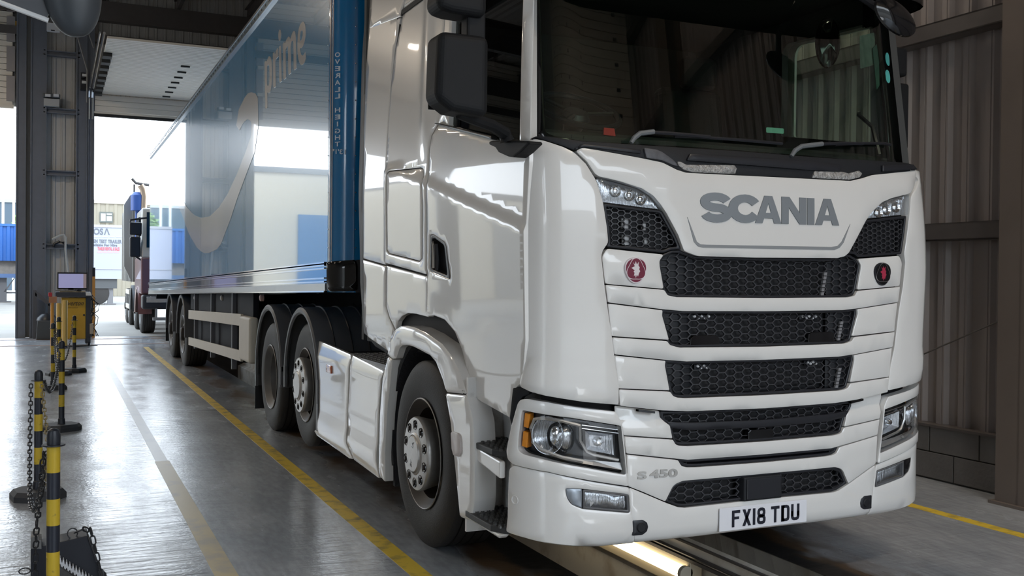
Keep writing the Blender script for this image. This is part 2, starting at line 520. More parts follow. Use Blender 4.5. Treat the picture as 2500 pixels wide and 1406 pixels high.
def corrugated(name, a, b, z0, z1, m, pitch=.2, depth=.032, n_out=(0, 0, 0)):
    a = Vector(a); b = Vector(b); L = (b-a).length; d = (b-a)/L; o = Vector(n_out)
    vs = []; fs = []; s = 0; pts = []
    while s < L:
        for u, h in ((0, 0), (.42, 0), (.54, 1), (.62, 1), (.645, .72), (.67, 1), (.88, 1)):
            if s+u*pitch <= L: pts.append((s+u*pitch, h))
        s += pitch
    pts.append((L, 0))
    for s_, h in pts:
        p = a+d*s_+o*(depth*h); vs += [(p.x, p.y, z0), (p.x, p.y, z1)]
    for i in range(len(pts)-1): fs.append((2*i, 2*i+2, 2*i+3, 2*i+1))
    mb = MB(); mb.add(vs, fs); return struct(mb.build(name, m, smooth=0))
# right wall
corrugated('wall_right', (XW, YF, 0), (XW, YR, 0), .40, ZR, clad, n_out=(-1, 0, 0))
f = MB()
for k in range(60):
    y = YF+k*.45
    f.box2((XW-.10, y+.006, .012), (XW+.1, y+.444, .205))
    f.box2((XW-.10, y+.231, .213), (XW+.1, y+.669, .40)) if y+.669 < YR else None
struct(f.build('baseboard_right', block, smooth=0, bevel=.004))
f = MB(); f.box2((XW-.085, YF, 0), (XW+.1, YR, .40)); struct(f.build('wall_right', pitdark, smooth=0))
f = MB(); f.box2((XW-.12, YF, .40), (XW+.02, YR, .418)); struct(f.build('trim_6', girt_m, smooth=0))
for i, z in enumerate((1.86, 3.36, 4.9, 6.4)):
    f = MB(); t = .012
    f.box2((XW-.17, YF, z-.065), (XW-.17+t, YR, z+.065)); f.box2((XW-.17, YF, z+.065-t), (XW-.03, YR, z+.065)); f.box2((XW-.17, YF, z-.065), (XW-.03, YR, z-.065+t))
    struct(f.build('trim_%d' % (7+i), girt_m, smooth=0))
# I-section columns on the right wall
def icol(name, x, y, w, d, z1, m, along='y'):
    f = MB(); t = .02
    f.box2((x-d/2, y-w/2, 0), (x-d/2+t, y+w/2, z1)); f.box2((x+d/2-t, y-w/2, 0), (x+d/2, y+w/2, z1)); f.box2((x-d/2, y-.008, 0), (x+d/2, y+.008, z1))
    f.box2((x-d/2-.03, y-w/2-.03, 0), (x+d/2+.03, y+w/2+.03, .02))
    return struct(f.build(name, m, smooth=0))
for i, y in enumerate((.83, 6.83, 12.83, 18.83, -5.17)):
    icol('trim_%d' % (12+i), 2.84, y, .34, .30, ZR, col_m)
f = MB(); f.tube([(2.93, .95, 1.32), (2.93, 2.6, .62)], .006, 6); struct(f.build('trim_18', girt_m))
# ceiling
def roof():
    f = MB(); pts = []; x = XL-1
    while x < XW+1:
        for u, h in ((0, 0), (.1, 0), (.13, .04), (.17, .04)): pts.append((x+u, h))
        x += .2
    vs = []; fs = []
    for x, h in pts: vs += [(x, YF-.5, ZR-h), (x, YR+.5, ZR-h)]
    for i in range(len(pts)-1): fs.append((2*i, 2*i+2, 2*i+3, 2*i+1))
    f.add(vs, fs); f.box2((XL-1, YF-.5, ZR+.02), (XW+1, YR+.5, ZR+.06)); return struct(f.build('ceiling', roof_m, smooth=0))
roof()
for i, y in enumerate((16.4, 10.4, 4.4, -1.6)):
    f = MB(); t = .02
    f.box2((XL, y-.10, 7.10), (XW, y+.10, 7.13)); f.box2((XL, y-.10, 7.72), (XW, y+.10, 7.75)); f.box2((XL, y-.01, 7.10), (XW, y+.01, 7.75))
    struct(f.build('trim_%d' % (20+i), girt_m, smooth=0))
f = MB()
for k in range(10):
    x = -12+k*1.65; f.box2((x-.04, YF, 7.76), (x+.04, YR, 7.98)); f.box2((x-.1, YF, 7.96), (x+.1, YR, 7.98))
struct(f.build('trim_24', girt_m, smooth=0))
# left wall and front wall (behind the camera) with open bays
corrugated('wall_left', (XL, YF, 0), (XL, YR, 0), 0, ZR, clad_rear, n_out=(1, 0, 0))
OPEN = [(-2.30, 2.45), (-8.45, -3.88), (-12.9, -8.95)]
HEAD = 5.2
def endwall(name, y, out, cut):
    xs = sorted([XL]+[v for a, b in cut for v in (a, b)]+[XW])
    k = 0
    for i in range(0, len(xs)-1, 2):
        corrugated(name, (xs[i], y, 0), (xs[i+1], y, 0), 0, ZR, clad_rear, n_out=(0, out, 0))
    for a, b in cut: corrugated(name, (a, y, 0), (b, y, 0), HEAD, ZR, clad_rear, n_out=(0, out, 0))
endwall('wall_rear', YR+.12, -1, OPEN)
endwall('wall_front', YF, 1, [(-2.9, 2.8), (-12.9, -9.4)])
# rear wall steel: columns beside the openings, rails on the pier
n_ = 30
for x, w in ((-3.80, .17), (-3.45, .30), (-2.55, .22), (-2.36, .12), (-8.55, .25), (-8.85, .2), (2.55, .2), (-13.05, .25)):
    f = MB(); f.box2((x-w/2, YR-.10, 0), (x+w/2, YR+.12, ZR)); f.box2((x-w/2-.015, YR-.13, 0), (x-w/2+.015, YR-.08, ZR)); f.box2((x+w/2-.015, YR-.13, 0), (x+w/2+.015, YR-.08, ZR))
    struct(f.build('trim_%d' % n_, rear_col, smooth=0)); n_ += 1
for z in (2.07, 3.74, 5.15, 6.45):
    f = MB(); f.box2((-3.35, YR-.10, z-.055), (-2.6, YR+.05, z-.03)); f.box2((-3.35, YR-.10, z+.04), (-2.6, YR+.05, z+.065)); f.box2((-3.35, YR-.04, z-.05), (-2.6, YR-.02, z+.05))
    struct(f.build('trim_%d' % n_, rear_col, smooth=0)); n_ += 1
f = MB(); f.box2((-2.3, YR-.12, 6.80), (2.5, YR+.1, 6.98)); f.box2((-8.5, YR-.12, 6.8), (-3.9, YR+.1, 6.98)); f.box2((-12.9, YR-.12, 6.8), (-8.9, YR+.1, 6.98)); f.box2((XL, YR-.15, 7.3), (XW, YR+.1, 7.75))
struct(f.build('trim_%d' % n_, girt_m, smooth=0)); n_ += 1

# lifted sectional door over our bay
blackm = mat('black hinge', (.02, .02, .02), .6)
def lifted_door(name, x0, x1, Yw=None, s=1):
    Yw = YR if Yw is None else Yw
    root = bpy.data.objects.new(name, None); COL.objects.link(root); root.location = (0, 0, 0); struct(root)
    f = MB(); y = Yw-.12*s
    f.box2((x0, y-.03, HEAD-.06), (x1, y+.02, HEAD+.0))
    z = HEAD+.012
    for k in range(3): f.box2((x0+.02, y-.025, z), (x1-.02, y+.02, z+.115)); z += .127
    yy = y-.10*s
    for k in range(44):
        f.box2((x0+.02, yy-.112*s, 5.60), (x1-.02, yy, 5.64)); yy -= .135*s
    f.build('door_panel', door_cream, root, smooth=0)
    f = MB(); f.box2((x0, Yw-.16*s, HEAD-.115), (x1, Yw-.08*s, HEAD-.05)); f.build('door_seal', blackm, root, smooth=0)
    f = MB()
    f.tube([(x0-.03, y-.05*s, HEAD-.2), (x0-.03, y-.05*s, 5.5), (x0-.03, y-.2*s, 5.66), (x0-.03, yy, 5.68)], .025, 6)
    f.tube([(x0-.10, y-.05*s, HEAD-.2), (x0-.10, y-.05*s, 5.5), (x0-.10, y-.2*s, 5.66), (x0-.10, yy, 5.68)], .018, 6)
    f.build('door_track', chrome, root)
    for k in range(8):
        f = MB(); f.box2((x0+.0, y-(.45+.62*k)*s, 5.53), (x0+.16, y-(.17+.62*k)*s, 5.6)); f.build('door_bracket', blackm, root, smooth=0)
    for k in range(7):
        f = MB(); f.box2((x0+1.45, y-(.50+.62*k)*s, 5.575), (x0+1.62, y-(.44+.62*k)*s, 5.6)); f.build('door_hinge', blackm, root, smooth=0)
    return root
lifted_door('door_1', -2.30, 2.45)
root = bpy.data.objects.new('door_4', None); COL.objects.link(root); struct(root)
f = MB(); z = 4.75
while z < 8.1: f.box2((-2.9, YF+.10, z), (2.8, YF+.14, z+.118)); z += .127
f.build('door_panel', door_cream, root, smooth=0)
for x in (-2.5, -1.3, 0, 1.3, 2.5):
    for k in range(9):
        f = MB(); f.box((x, YF+.15, 4.9+.35*k), (.08, .02, .04)); f.build('door_hinge', blackm, root, smooth=0)
root = bpy.data.objects.new('door_2', None); COL.objects.link(root); struct(root)
f = MB(); z = HEAD+.02
while z < ZR-.1: f.box2((-8.4, YR-.06, z), (-3.98, YR-.02, z+.118)); z += .13
f.box2((-8.4, YR-.08, HEAD-.06), (-3.95, YR-.0, HEAD+.02))
f.build('door_panel', door_cream, root, smooth=0)
f = MB()
for k in range(5): f.box2((-4.10, YR-.10, HEAD+.10+k*.66), (-3.93, YR-.06, HEAD+.66+k*.66))
f.build('door_bracket', mat('galvanised bracket', (.32, .30, .30), .5, metal=.3), root, smooth=0)
f = MB(); p = U(37, 58, 'y', YR-.1); f.box2((p.x-.05, YR-.075, p.z-.07), (p.x+.05, YR-.06, p.z+.07)); f.build('door_sticker', mat('amber sticker', (.75, .42, .03), .5), root, smooth=0)
root = bpy.data.objects.new('door_3', None); COL.objects.link(root); struct(root)
f = MB(); z = HEAD+.02
while z < ZR-.1: f.box2((-12.9, YR-.06, z), (-8.95, YR-.02, z+.118)); z += .13
f.build('door_panel', door_cream, root, smooth=0)

# unseen lamps added under the roof to brighten the hall and right wall
fill_glow = mat('lit fill lamp', (1, 1, 1), .4, emit=(1, .93, .82), estr=6)
fill_lamp_body = mat('white fill lamp body', (.6, .6, .58), .5)
FILL_LAMPS = [(-6.2, 2.0, 15), (-6.2, 9.0, 30), (-10.5, 4.0, 30), (-10.5, 12.0, 40), (-6.2, 16.0, 90), (.6, -3.6, 60), (2.1, 7.2, 60), (2.0, 4.4, 60)]
for i, (x, y, pw_) in enumerate(FILL_LAMPS):
    r = thing('fill_lamp', 'added fill lamp under the roof of the hall, out of the frame', 'lamp', (x, y, 6.9), 'added fill lamps under the roof')
    f = MB(); f.box2((x-.75, y-.1, 6.93), (x+.75, y+.1, 7.0)); f.box2((x-.5, y-.01, 7.0), (x-.48, y+.01, 7.3)); f.box2((x+.48, y-.01, 7.0), (x+.5, y+.01, 7.3)); f.build('fill_lamp_body', fill_lamp_body, r, smooth=0)
    f = MB(); f.box2((x-.72, y-.08, 6.90), (x+.72, y+.08, 6.93)); f.build('fill_lamp_diffuser', fill_glow, r, smooth=0)
    fill_lamp_light(x, y, 6.885, pw_, 1.4, .16)
# ================================================================== TRACTOR UNIT
TR = thing('tractor_unit', 'white tractor unit with black honeycomb grilles standing over the inspection pit', 'lorry', (0, 1.5, 0))
Y0 = .085
def T(i, ox=0, oy=0): return i
# skins ------------------------------------------------------------
left_side = [(-1.205, 3.2), (-1.205, 2.2), (-1.205, 1.2), (-1.205, .6), (-1.204, .38), (-1.198, .27), (-1.18, .205), (-1.13, .155), (-1.03, .118), (-.88, .098), (-.6, .087), (-.3, .082), (0, .08)]
right_side = [(.3, .082), (.6, .087), (.88, .10), (1.0, .122), (1.08, .155), (1.135, .21), (1.165, .29), (1.18, .40), (1.19, .7), (1.2, 1.5), (1.2, 3.2)]
def off_front(z): return (0, .16*max(0, min(z, 2.1)-1.62)**2+.12*max(0, z-2.1))
FR = Surf(left_side+right_side, off_front)
bl = [(-1.235, 3.0), (-1.235, 1.6), (-1.235, .8), (-1.232, .50), (-1.22, .38), (-1.19, .30), (-1.12, .21), (-1.02, .155), (-.88, .125), (-.7, .105), (-.4, .09), (0, .083)]
BU = Surf(bl+[(-x, y) for x, y in bl[-2::-1]])
wp = [(-1.17, 3.0), (-1.17, 1.2), (-1.17, .55), (-1.165, .36), (-1.14, .27), (-1.06, .215), (-.9, .19), (-.5, .165), (0, .155), (.5, .165), (.85, .19), (.97, .22), (1.04, .275), (1.07, .36), (1.075, .6), (1.075, 3.0)]
WS = Surf(wp, lambda z: (0, .12*(z-2.1)))

def PF(px): return tz(FR, px)
def PB(px): return tz(BU, px)
# crease on the cab side
CR = [FR.hit(*p) for p in ((968, 403), (1046, 437), (1160, 490), (1279, 540), (1400, 590))]
def crease(q):
    """relief of the door side: the body steps out below the waist crease, fades towards the front"""
    if q.x > -1.0 or q.y > 2.6: return 0
    d = None
    for i in range(len(CR)-1):
        a = FR.at(CR[i].x, CR[i].y); b = FR.at(CR[i+1].x, CR[i+1].y)
        lo, hi = min(a.y, b.y), max(a.y, b.y)
        if lo <= q.y <= hi: zc = a.z+(b.z-a.z)*(q.y-a.y)/(b.y-a.y); d = zc-q.z; break
    if d is None:
        if q.y > 2.0: d = FR.at(*CR[0]).z+.08*(q.y-2.2)-q.z
        else: return 0
    k = min(1, max(0, (d+.006)/.032)); k = k*k*(3-2*k)
    low = min(1, max(0, (d-.05)/.55))
    up_ = min(0, d)
    return .013*k - .012*low + .02*up_
def crease2(q): return crease(q)
# ---- inner dark carcass behind the panel gaps
f = MB()
def loft(surf, t0, t1, z0, z1, off, n=60, m=6, mb=None):
    mb = mb or MB(); vs = []; fs = []
    for j in range(m+1):
        z = z0+(z1-z0)*j/m
        for i in range(n+1): vs.append(surf.at(t0+(t1-t0)*i/n, z, off))
    for j in range(m):
        for i in range(n): a = j*(n+1)+i; fs.append((a, a+1, a+n+2, a+n+1))
    mb.add(vs, fs); return mb
tL = 0; tR = FR.t[-1]
def FT(y, side=-1):   # t on the side at depth y
    for i in range(len(FR.p)-1):
        a, b = FR.p[i], FR.p[i+1]
        if side < 0 and a.x < -1 and (a.y-y)*(b.y-y) <= 0: return FR.t[i]+(a.y-y)/(a.y-b.y+1e-9)*(FR.t[i+1]-FR.t[i])
        if side > 0 and a.x > 1 and (a.y-y)*(b.y-y) <= 0 and i > len(FR.p)/2: return FR.t[i]+(y-a.y)/(b.y-a.y+1e-9)*(FR.t[i+1]-FR.t[i])
    return 0
carc = mat('dark inner body', (.010, .010, .012), .7)
loft(FR, FT(.9), FT(.9, 1), .98, 2.06, -.055, 70, 8, f)
f.build('inner_body', carc, TR); f = MB()
loft(BU, BU.tx(-1.15), BU.tx(1.15), .30, 1.0, -.07, 60, 5, f)
f.build('inner_body', carc, TR)

# ---- front: hood
hood = [(1404, 369), (1420, 361), (1571, 388), (1614.5, 397), (1650, 415), (1672, 422), (1795.6, 428.4), (1973, 437), (2073, 442), (2101.5, 435.6), (2126, 427.7), (2229.5, 417), (2233, 423), (2227.7, 457), (2218.8, 472), (2172.5, 484), (2150, 494), (2133.5, 510), (2121, 524), (2110, 540), (2069.4, 617), (2058.8, 625.8), (2041, 630), (1840, 629), (1699.6, 625), (1667.6, 613), (1653.4, 574), (1625, 521), (1611, 500), (1593, 478), (1564.5, 460), (1511, 442.7), (1461, 431), (1450, 424), (1432, 396)]
patch('hood_panel', FR, PF(hood), white, TR, off=.012, depth=.06, step=.07, r=.012)
# SCANIA lettering
def front_frame(x, z, off=.014, surf=FR, tilt=0):
    t = surf.tx(x); p = surf.at(t, z, off); q = surf.at(t+.02, z, off); h = surf.at(t, z+.02, off)
    X = (q-p).normalized(); Yv = (h-p).normalized(); Z = X.cross(Yv)
    m = Matrix((X, Yv, Z)).transposed().to_4x4(); m.translation = p; return m
def wraptext(name, body, quad, surf, material, off=.013, ext=.004, bold=.0, shear=0, size=1., space=1., parent=TR, disp=None):
    """lettering wrapped on surf between four measured corners (tl, tr, br, bl)"""
    vs, fs = text_mesh(body, size, extrude=ext/2, bold=bold, space=space, shear=shear)
    xs = [v.x for v in vs]; ys = [v.y for v in vs]; x0, x1, y0, y1 = min(xs), max(xs), min(ys), max(ys)
    q = [surf.hit(*p) for p in quad]; out = []
    for v in vs:
        u = (v.x-x0)/(x1-x0); w = (v.y-y0)/(y1-y0)
        p = (q[3]*(1-u)+q[2]*u)*(1-w)+(q[0]*(1-u)+q[1]*u)*w
        out.append(surf.at(p.x, p.y, off+v.z+ext/2))
    b = MB(); b.add(out, fs); return b.build(name, material, parent, smooth=0)
# letters drawn as heavy outlines in a 0..1 cell
def glyph_arc(cx, cy, rx, ry, a0, a1, n=12): return [(cx+rx*cos(radians(a0+(a1-a0)*i/n)), cy+ry*sin(radians(a0+(a1-a0)*i/n))) for i in range(n+1)]
def band(pts, w):
    """polyline -> closed stroke outline"""
    L = []; R_ = []
    for i, p in enumerate(pts):
        a = Vector(pts[max(i-1, 0)]); b = Vector(pts[min(i+1, len(pts)-1)]); t = (b-a).normalized(); n = Vector((-t.y, t.x))*w/2
        p = Vector(p); L.append(p+n); R_.append(p-n)
    return [tuple(v) for v in L+R_[::-1]]
def wrapshapes(name, shapes, box, quad, surf, material, off=.013, ext=.004, parent=TR, build=True, mb=None):
    x0, y0, x1, y1 = box; q = [surf.hit(*p) for p in quad]; mb = mb or MB()
    def W(p, o):
        u = (p[0]-x0)/(x1-x0); w = (p[1]-y0)/(y1-y0); t = (q[3]*(1-u)+q[2]*u)*(1-w)+(q[0]*(1-u)+q[1]*u)*w
        return surf.at(t.x, t.y, o)
    for sh in shapes:
        P = [Vector(p) for p in sh]; 
        if area(P) < 0: P = P[::-1]
        P2 = refine(P, .12*(x1-x0)/max(1, (x1-x0)))
        n = len(P2); ov, _, of, _, _, _ = geometry.delaunay_2d_cdt(P2, [(i, (i+1) % n) for i in range(n)], [], 0, 1e-7)
        fs = [tuple(g) for g in of if inpoly(sum((Vector(ov[i]) for i in g), Vector((0, 0)))/len(g), P)]
        mb.add([W(p, off+ext) for p in ov], fs)
        mb.add([W(p, off+ext) for p in P2]+[W(p, off-.003) for p in P2], [(i, (i+1) % n, n+(i+1) % n, n+i) for i in range(n)])
    return mb.build(name, material, parent, smooth=0) if build else mb
def lerp4(q, u, w): # corners tl,tr,br,bl in pixels
    a = [q[3][i]*(1-u)+q[2][i]*u for i in (0, 1)]; b = [q[0][i]*(1-u)+q[1][i]*u for i in (0, 1)]
    return (a[0]*(1-w)+b[0]*w, a[1]*(1-w)+b[1]*w)
S_ = band(glyph_arc(.50, .70, .36, .185, 12, 180, 10)+glyph_arc(.50, .70, .36, .20, 190, 268, 5)+glyph_arc(.52, .30, .36, .20, 88, 10, 5)+glyph_arc(.52, .30, .36, .185, 0, -170, 10), .285)
C_ = band(glyph_arc(.54, .5, .38, .37, 32, 328, 20), .285)
A_ = [(0, 0), (.36, 1), (.66, 1), (1.02, 0), (.74, 0), (.68, .18), (.34, .18), (.28, 0)]
A_hole = [(.40, .36), (.62, .36), (.51, .72)]
def A_poly():   # triangle counter joined by a hairline slit
    return [(0, 0), (.36, 1), (.51, 1), (.51, .74), (.40, .38), (.62, .38), (.511, .74), (.511, 1), (.66, 1), (1.02, 0), (.74, 0), (.68, .18), (.34, .18), (.28, 0)]
N_ = [(0, 0), (0, 1), (.30, 1), (.70, .42), (.70, 1), (.97, 1), (.97, 0), (.70, 0), (.27, .62), (.27, 0)]
I_ = [(0, 0), (0, 1), (.28, 1), (.28, 0)]
cells = [(S_, 1705, 1776, 0), (C_, 1768, 1843, 0), (A_poly(), 1832, 1894, 0), (N_, 1896, 1960, 0), (I_, 1961, 2013, 0), (A_poly(), 1981, 2042, 0)]
shapes = []
for sh, a, b, _ in cells:
    w = b-a
    shapes.append([(a+x*(w if sh is not I_ else 62), y*1.0) for x, y in sh])
qS = ((1706, 470.5), (2042, 487.5), (2042, 551), (1706, 540.5))
def wrap_px(shapes_, quad, surf, **k):
    xs0 = min(q[0] for q in quad); xs1 = max(q[0] for q in quad)
    return shapes_, (xs0, 0, xs1, 1), quad, surf
def scaleshape(): pass
mb = MB()
for sh in shapes: wrapshapes('x', [[((x-1706)/336, y) for x, y in sh]], (0, 0, 1, 1), qS, FR, None, off=.012, ext=.005, build=False, mb=mb)
mb.build('maker_lettering', silver_pt, TR, smooth=0)
# thin smile line under the lettering
sm = [(1674, 530), (1679, 542), (1697, 592), (1705, 600), (1722, 603), (2025, 609), (2042, 605), (2052, 592), (2069, 547), (2058, 585), (2047, 602), (2034, 611), (2015, 611.5), (1710, 605.5), (1698, 601), (1690, 590)]
sm = [(1674, 530), (1680, 545), (1697, 590), (1706, 596.5), (1722, 597.5), (2025, 603), (2040, 600.5), (2050, 590), (2071, 547), (2055, 592), (2045, 605), (2032, 610.5), (1712, 604.5), (1700, 601.5), (1690, 590)]
patch('hood_line', FR, PF(sm), grey_line, TR, off=.0145, depth=.004, step=.08, r=0, edge=.0005, round_=0)

def sym(name, px, m=white, surf=FR, **k):
    P = tz(surf, px); o = patch(name, surf, P, m, TR, **k); o2 = patch(name, surf, mirror_t(surf, P), m, TR, **k); return o, o2
def center_x(surf, z): return Vector((surf.tx(0), z))
def symfull(px, surf=FR):
    """left-hand half outline (top centre ... bottom centre) -> full outline"""
    P = tz(surf, px); c = surf.tx(0); P[0] = Vector((c, P[0].y)); P[-1] = Vector((c, P[-1].y)); Q = mirror_t(surf, P[1:-1]); return P+Q[::-1]
# badge panels
sym('badge_panel', [(1482.6, 607), (1621.5, 621.5), (1610.5, 637), (1611.5, 650), (1621, 705), (1478, 692.5), (1470.5, 626)], off=0., r=.012)
# grille bars (white)
bar1 = [(1840, 727.5), (1652, 725.5), (1629.5, 721), (1621.5, 707.8), (1478.3, 695.2), (1484, 738), (1619, 755), (1666, 759.3), (1840, 760)]
patch('grille_bar', FR, symfull(bar1), white, TR, off=.004, r=.008, depth=.05)
sym('side_slat', [(1484.7, 741), (1618.5, 757.5), (1617, 770), (1634, 829.5), (1493.5, 820.5)], r=.006)
bar2 = [(1920, 845), (1660, 848.5), (1650, 846.5), (1634.8, 842), (1628.5, 832.5), (1494, 823.3), (1500, 865), (1626, 878.5), (1675, 882.2), (1920, 876.5)]
patch('grille_bar', FR, symfull(bar2), white, TR, off=.004, r=.008, depth=.05)
sym('side_slat', [(1500.5, 868), (1625.5, 881), (1624, 893), (1635.5, 953), (1510, 948)], r=.006)
bar3 = [(1920, 962), (1671, 972), (1654, 970.5), (1643, 967), (1636, 956), (1510.6, 950.6), (1513.5, 990.5), (1615.5, 1001.5), (1679, 1003.8), (1920, 993.5)]
patch('grille_bar', FR, symfull(bar3), white, TR, off=.004, r=.008, depth=.05)
# honeycomb grilles
gm = mat('black honeycomb', (.045, .046, .052), .35, spec=.5)
def grille(px, surf, off=-.018, extra=None):
    P = symfull(px, surf); P = [Vector(p) for p in P]
    g = patch('grille_surround', surf, P, black_sat, TR, off=off+.008, depth=.05, r=.006, edge=.004, holes=[inset(P if area(P) > 0 else P[::-1], .012)])
    h = honeycomb('grille_mesh', surf, inset(P if area(P) > 0 else P[::-1], .011), gm, TR, off, depth=.012)
    return P
G1 = [(1840, 629), (1699.6, 624.5), (1664, 611), (1643, 611), (1621.8, 620.7), (1609.5, 635.7), (1610.4, 648), (1621.8, 706), (1628.9, 720), (1651.8, 725.5), (1840, 727.5)]
G2 = [(1840, 760), (1666, 759.3), (1619.5, 755.5), (1617, 770), (1634.5, 842), (1650, 846.5), (1659, 848), (1840, 846)]
G3 = [(1840, 878.5), (1675, 882.2), (1626.4, 879), (1623.4, 894), (1642.4, 966.4), (1653, 970), (1671, 971.5), (1840, 964.5)]
for g in (G1, G2, G3): grille(g, FR)
def grille_end(px, surf, z0, z1):
    pass
# solid dark end plates in the grilles, vents with silver strip on the passenger side
for g in (G1, G2, G3):
    P = symfull(g); zs = [p.y for p in P]; P = P if area(P) > 0 else P[::-1]
    for sgn in (-1, 1):
        lim = FR.tx(sgn*(.40)); Q = [p for p in inset(P, .012)]
        # clip by x
        R_ = []
        for i in range(len(Q)):
            a, b = Q[i-1], Q[i]; ia = (a.x-lim)*sgn > 0; ib = (b.x-lim)*sgn > 0
            if ia != ib: u = (lim-a.x)/(b.x-a.x); R_.append(a+(b-a)*u)
            if ib: R_.append(b)
        patch('grille_end_plate', FR, R_, black_pl, TR, off=-.030, depth=.01, r=0, step=.1)
slatm = mat('grey slat', (.20, .20, .21), .5)
for (a, b) in (((2020, 664), (2011, 722)), ((2059.5, 784), (2051, 832)), ((2055, 898), (2046, 948))):
    f = MB(); pa = FR.at(*FR.hit(*a), -.010); pb = FR.at(*FR.hit(*b), -.010)
    for k in range(6):
        c0 = pa.lerp(pb, (k+.1)/6); c1 = pa.lerp(pb, (k+.9)/6); f.add([c0+Vector((-.009, 0, 0)), c0+Vector((.009, 0, 0)), c1+Vector((.009, 0, 0)), c1+Vector((-.009, 0, 0)), c0+Vector((-.009, .012, 0)), c0+Vector((.009, .012, 0)), c1+Vector((.009, .012, 0)), c1+Vector((-.009, .012, 0))], [(0, 1, 2, 3), (4, 5, 1, 0), (5, 6, 2, 1), (6, 7, 3, 2), (7, 4, 0, 3)])
    f.build('vent_slats', slatm, TR, smooth=0)
# small marker lamps behind grilles 2 and 3
led_m = mat('clear marker lens', (.55, .55, .56), .15, metal=.3)
def led(px, py, w, n):
    f = MB(); c = FR.at(*FR.hit(px, py), -.03)
    for k in range(n):
        x = (k-(n-1)/2)*w/n
        f.lathe([(0, -.004), (.004, -.006), (.0075, -.002), (.0075, .008)], AX((0, 1, 0), c+Vector((x, 0, .004*(-1)**k))), 10)
    o = f.build('marker_lamp', led_m, TR)
    f = MB(); f.box(c+Vector((0, .012, 0)), (w+.01, .012, .026)); f.build('marker_housing', black_sat, o, smooth=0, bevel=.003)
for a in ((1722, 775, .10, 5), (1986, 775, .10, 5), (1724, 897, .07, 4), (1992, 887, .07, 4)): led(*a)
# step handles moulded in grille 2
for px_ in ((1665+60, 838, .15), (2010, 828, .15)):
    c = FR.at(*FR.hit(px_[0], px_[1]), -.012); f = MB(); f.prism([(c.x-.085, c.y, c.z-.02), (c.x+.085, c.y, c.z-.02), (c.x+.08, c.y, c.z+.025), (c.x+.06, c.y, c.z+.036), (c.x-.06, c.y, c.z+.036), (c.x-.08, c.y, c.z+.025)], (0, .03, 0)); f.build('grille_foothold', black_gl, TR, smooth=0, bevel=.003)

# ---- upper corner lamps + grille wedges
lamp_in = mat('lamp reflector', (.62, .63, .65), .12, metal=1, bump=.6, bscale=26, vstretch=(8, 1, .6))
lamp_blk = mat('lamp inner black', (.015, .015, .017), .25)
lens = glass_mat('clear lamp lens', (.93, .95, .97), .9, .03)
def upper_lamp(px, wedge, side):
    P = tz(FR, px)
    base = patch('corner_lamp', FR, P, lamp_in, TR, off=-.022, depth=.01, r=.004, step=.04)
    patch('lamp_lens', FR, P, lens, base, off=.006, depth=.02, r=.004, step=.05)
    # bulbs / facets
    zs = sum(p.y for p in P)/len(P); ts = sorted(p.x for p in P)
    for k, u in enumerate((.28, .5, .68)):
        t = ts[0]+(ts[-1]-ts[0])*(u if side < 0 else 1-u); zz = zs+(.012 if side < 0 else .008)-(k*.016)
        c = FR.at(t, zz, -.016)
        f = MB(); n_ = (FR.at(t, zz, .01)-FR.at(t, zz, 0)).normalized()
        f.lathe([(0, .006), (.010, .005), (.016, 0), (.026, .007), (.028, .004)], AX(n_, c), 20); f.build('lamp_reflector', chrome, base)
    W_ = tz(FR, wedge); W_ = W_ if area([Vector(p) for p in W_]) > 0 else W_[::-1]
    patch('corner_grille_frame', FR, W_, black_sat, TR, off=-.004, depth=.05, r=.008, holes=[inset([Vector(p) for p in W_], .012)])
    honeycomb('corner_grille', FR, inset([Vector(p) for p in W_], .012), gm, TR, -.014, cw=.042, ch=.025, th=.0020)
    return base
upper_lamp([(1461, 434), (1466, 433.5), (1511, 445.5), (1561, 459.5), (1590, 478), (1608, 499), (1616, 512), (1560, 505), (1475, 494)], [(1474, 496), (1560, 507), (1617, 514), (1634, 545), (1652, 578), (1664, 608), (1640, 610), (1622, 617), (1482, 603), (1487, 592), (1484, 560)], -1)
upper_lamp([(2218.5, 476), (2174, 486.5), (2152, 496), (2136, 510), (2122, 527), (2114, 535), (2216, 524)], [(2113, 537.5), (2215, 526.5), (2212, 560), (2203, 620), (2098, 628), (2088, 620), (2069, 618)], 1)
# lamp seen through the left wedge
for px_, py_ in ((1534, 545), (1536, 585), (1580, 553), (1586, 588)):
    f = MB(); c = FR.at(*FR.hit(px_, py_), -.035); f.box(c, (.035 if px_ < 1560 else .02, .01, .045 if px_ < 1560 else .03))
    f.build('lamp_behind_grille', mat('pale reflector', (.5, .5, .5), .4), TR, smooth=0)

# ---- big corner panels
cornerL = [(1290, 343), (1306, 339), (1330, 344), (1375, 359), (1402, 372), (1430, 400), (1455, 440), (1472, 495), (1482, 560), (1484.5, 592), (1471, 612), (1467.5, 626), (1475, 693), (1484, 760), (1497.5, 850), (1507.5, 940), (1510.3, 988), (1426, 981), (1335, 966), (1296, 955), (1276, 944), (1274.5, 936), (1284, 831), (1284.5, 545), (1288.5, 400)]
def cornerdisp(q):
    z = q.z; return .012*max(0, 1-abs(z-1.02)/.08)+(.0)
patch('corner_panel', FR, PF(cornerL), white, TR, off=.004, r=.012, depth=.05, disp=cornerdisp)
cornerR = [(2233, 421), (2240, 440), (2222.5, 480), (2217, 540), (2206, 620), (2209, 640), (2203, 700), (2193, 760), (2182, 850), (2172, 900), (2166.5, 953)]
PR = PF(cornerR); PR = PR[1:]
tr_ = FT(.75, 1)
PR = [Vector((FR.tx(.97), 2.08))] + PR + [Vector((FT(.28, 1), .985)), Vector((FT(.5, 1), 1.0)), Vector((tr_, 1.02)), Vector((tr_, 2.10))]
